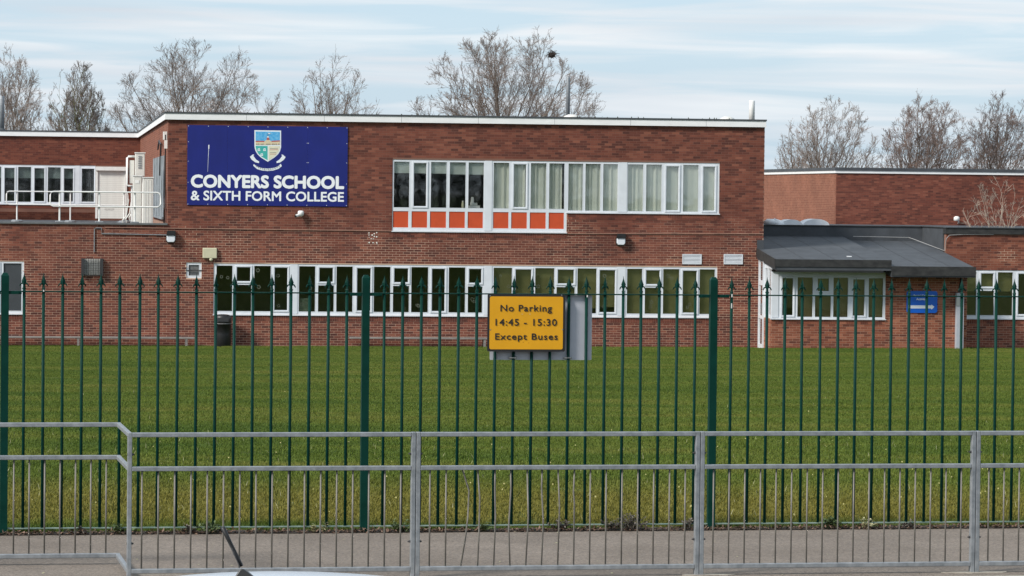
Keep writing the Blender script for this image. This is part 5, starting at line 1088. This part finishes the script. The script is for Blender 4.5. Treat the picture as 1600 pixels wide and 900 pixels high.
for i in range(800):
    y = rnd.uniform(30, 47) if rnd.random() < .8 else rnd.uniform(47, 80); x = rnd.uniform(-.16, .16) * y; p = Vector((x, y, ground_z(x, y)));
    if (p - FP.O).dot(FP.V) < .4: continue
    if rnd.random() < .84: blade(g, p, rnd.uniform(.04, .085), .003, .025)
    else: r_ = rnd.uniform(.004, .009); q = p + Vector((0, 0, rnd.uniform(.03, .05))); g2.poly([q + Vector((r_ * math.cos(t), -.3 * r_, r_ * math.sin(t))) for t in np.linspace(0, 6.283, 7)[:-1]])
gw = MB()
for i in range(9000):
    u_ = rnd.uniform(-7.5, 18.4) if rnd.random() < .8 else rnd.uniform(24.9, 29); p = BP.world(u_, -.05 - .4 * rnd.random(), 0); p.z = ground_z(p.x, p.y) - .01; blade(gw, p, rnd.uniform(.03, .09) * (.6 + .6 * smooth_noise(u_ * 3, .4, 1, 5) ** 2), .006, .03)
for i in range(2600): u_ = rnd.uniform(18.6, 24.8); p = BP.world(u_, -2.15 - .3 * rnd.random(), 0); p.z = ground_z(p.x, p.y) - .01; blade(gw, p, rnd.uniform(.03, .09), .006, .03)
tag(stuff(gw.build('wall_foot_grass', gm_)), 'untrimmed grass at the foot of the brick walls', 'grass')
tag(stuff(g.build('seed_stalks', lm_pale)), 'pale dry grass stalks dotted over the near lawn', 'grass'); tag(stuff(g2.build('daisies', mat('daisy_cream', (.55, .50, .22), .8))), 'tiny pale daisies dotted over the near lawn', 'flowers')

# ================================================================== CAR (only its roof and aerial reach into the picture)
cr_d = 12.9; d = ray(548, 894.0); cp_ = CP + d * (cr_d / d.y)
car = thing('parked_car', 'pale silver car parked by the road, its roof and black aerial showing', 'car', (0, 0, 0), 0)
paint = mat('silver_car_paint', (.56, .58, .62), .25, metal=.35, noise=.04, scale=40); cglass = mat('tinted_car_glass', (.01, .012, .014), .06, spec=.8); tyre = mat('tyre_rubber', (.015, .015, .016), .85)
st = [(-2.02, .62, .38, .62, .55, .80), (-1.95, .78, .25, .84, .62, .98), (-1.62, .84, .22, .93, .60, 1.33), (-1.25, .85, .2, .95, .58, 1.455), (-.7, .86, .2, .95, .585, 1.50), (-.2, .86, .2, .94, .585, 1.505), (.25, .86, .2, .93, .57, 1.475), (.55, .86, .2, .92, .55, 1.40), (1.2, .85, .2, .90, .62, 1.02), (1.75, .82, .22, .80, .6, .86), (2.05, .70, .35, .60, .5, .66)]
def sec(y, hw, zb, zl, hr, zr):
    c_ = .045; pts = [(hw * .9, zb), (hw, zb + .12), (hw, zl - .08), (hw * .97, zl), (hr + .03, max(zl + .005, zr - .10)), (hr - .03, max(zl + .01, zr - c_)), (hr * .6, max(zl + .015, zr - c_ * .36)), (hr * .25, max(zl + .018, zr - c_ * .06)), (0, max(zl + .02, zr))]
    return [(x, y, z) for x, z in pts] + [(-x, y, z) for x, z in pts[::-1][1:]]
g = MB(); S_ = [sec(*q) for q in st]; k_ = len(S_[0])
for q in S_: g.v += q
for i in range(len(S_) - 1):
    for j in range(k_ - 1): a = i * k_ + j; g.f.append((a, a + 1, a + k_ + 1, a + k_))
    g.f.append((i * k_ + k_ - 1, i * k_, (i + 1) * k_, (i + 1) * k_ + k_ - 1))
g.f.append(tuple(range(k_))); g.f.append(tuple(range((len(st) - 1) * k_, len(st) * k_))[::-1])
o = g.build('body', paint, car, True); md = o.modifiers.new('sub', 'SUBSURF'); md.levels = 2; md.render_levels = 2
for s_ in (-1, 1):
    g = MB(); g.poly([(s_ * .87, -1.45, .98), (s_ * .875, .95, .96), (s_ * .66, .35, 1.37), (s_ * .655, -1.15, 1.37)]); g.build('side_window', cglass, car)
    for y_ in (-1.3, 1.3):
        w_ = MB().tube([(s_ * .68, y_, .30), (s_ * .875, y_, .30)], .305, 20).build('wheel', tyre, car); MB().tube([(s_ * .86, y_, .30), (s_ * .882, y_, .30)], .20, 14).build('rim', M['steel'], w_)
    MB().box((s_ * .62 - .1, -2.03, .70), (s_ * .62 + .1, -1.93, .90)).build('tail_light', mat('red_lens', (.35, .01, .01), .2) if 'red_lens' not in bpy.data.materials else bpy.data.materials['red_lens'], car); MB().box((s_ * .5 - .14, 1.9, .60), (s_ * .5 + .14, 2.03, .72)).build('headlight', M['dome'], car)
    MB().box((s_ * .96 - .09, .72, .95), (s_ * .96 + .09, .82, 1.09)).build('wing_mirror', paint, car, bevel=.03)
MB().poly([(-.56, -1.72, 1.27), (.56, -1.72, 1.27), (.64, -1.985, .99), (-.64, -1.985, .99)]).build('rear_window', cglass, car); MB().poly([(-.62, 1.17, 1.06), (.62, 1.17, 1.06), (.55, .62, 1.40), (-.55, .62, 1.40)]).build('windscreen', cglass, car)
YAW = R(-24); PIT = R(-8.0); car.rotation_euler = (PIT, 0, YAW)
AER = Vector((0, -1.28, 1.468))
da = ray(386, 893.5); ap = CP + da * (12.25 / da.y); rotm = Matrix.Rotation(YAW, 3, 'Z') @ Matrix.Rotation(PIT, 3, 'X'); off_ = ap - rotm @ AER; car.location = off_
g = MB(); g.prism([(-.042, -.035), (.042, -.035), (.040, -.026), (.010, -.004), (-.012, .010), (-.022, .008), (-.040, -.022)], -.025, .025); b_ = g.build('aerial_base', M['black'], car, bevel=.006); b_.location = AER; b_.rotation_euler = (0, 0, R(20))
q = rotm.inverted() @ (CP + ray(348, 824) * (12.2 / ray(348, 824).y) - ap); q0 = rotm.inverted() @ (CP + ray(377, 884) * (12.25 / ray(377, 884).y) - ap)
MB().tube([AER + q0, AER + q0.lerp(q, .5), AER + q], [.0075, .007, .0085], 8).build('aerial_whip', M['black'], car, True)

# ================================================================== ADDED EVERGREENS BEHIND THE CAMERA (out of view, to darken the upper panes' reflections)
rnd = random.Random(90); em = mat('dark_evergreen', (.018, .030, .012), .8, col2=(.04, .06, .02), scale=6)
def evergreen(u_, v_, H, Wd, label):
    p = GP.world(u_, v_, 1.0); o = thing('reflection_evergreen', label, 'tree', p, rnd.uniform(0, 6), 'evergreens added for the window reflections'); MB().tube([(0, 0, -.2), (0, 0, H * .5), (0, 0, H * .9)], [.22, .15, .04], 7).build('trunk', M['bark'], o); g = MB()
    for i in range(2600):
        t = rnd.random() ** .8; z = H * (.04 + .96 * t); r_ = Wd / 2 * (1 - t ** 2.2) * rnd.uniform(.45, 1.05) + .1; a = rnd.uniform(0, 6.283); q = Vector((r_ * math.cos(a), r_ * math.sin(a), z)); leaf(g, q, Vector((math.cos(a), math.sin(a), rnd.uniform(-.3, .6))), rnd.uniform(.35, .7), rnd.uniform(.10, .2), .2)
    stuff(g.build('crown', em, o))
for i, u_ in enumerate(np.arange(-30, 31, 3.0)): evergreen(float(u_), -52 + 1.2 * (i % 2), 8.5 + 1.5 * rnd.random(), 4.6, 'unseen dark evergreen tree added across the road to darken the window reflections')
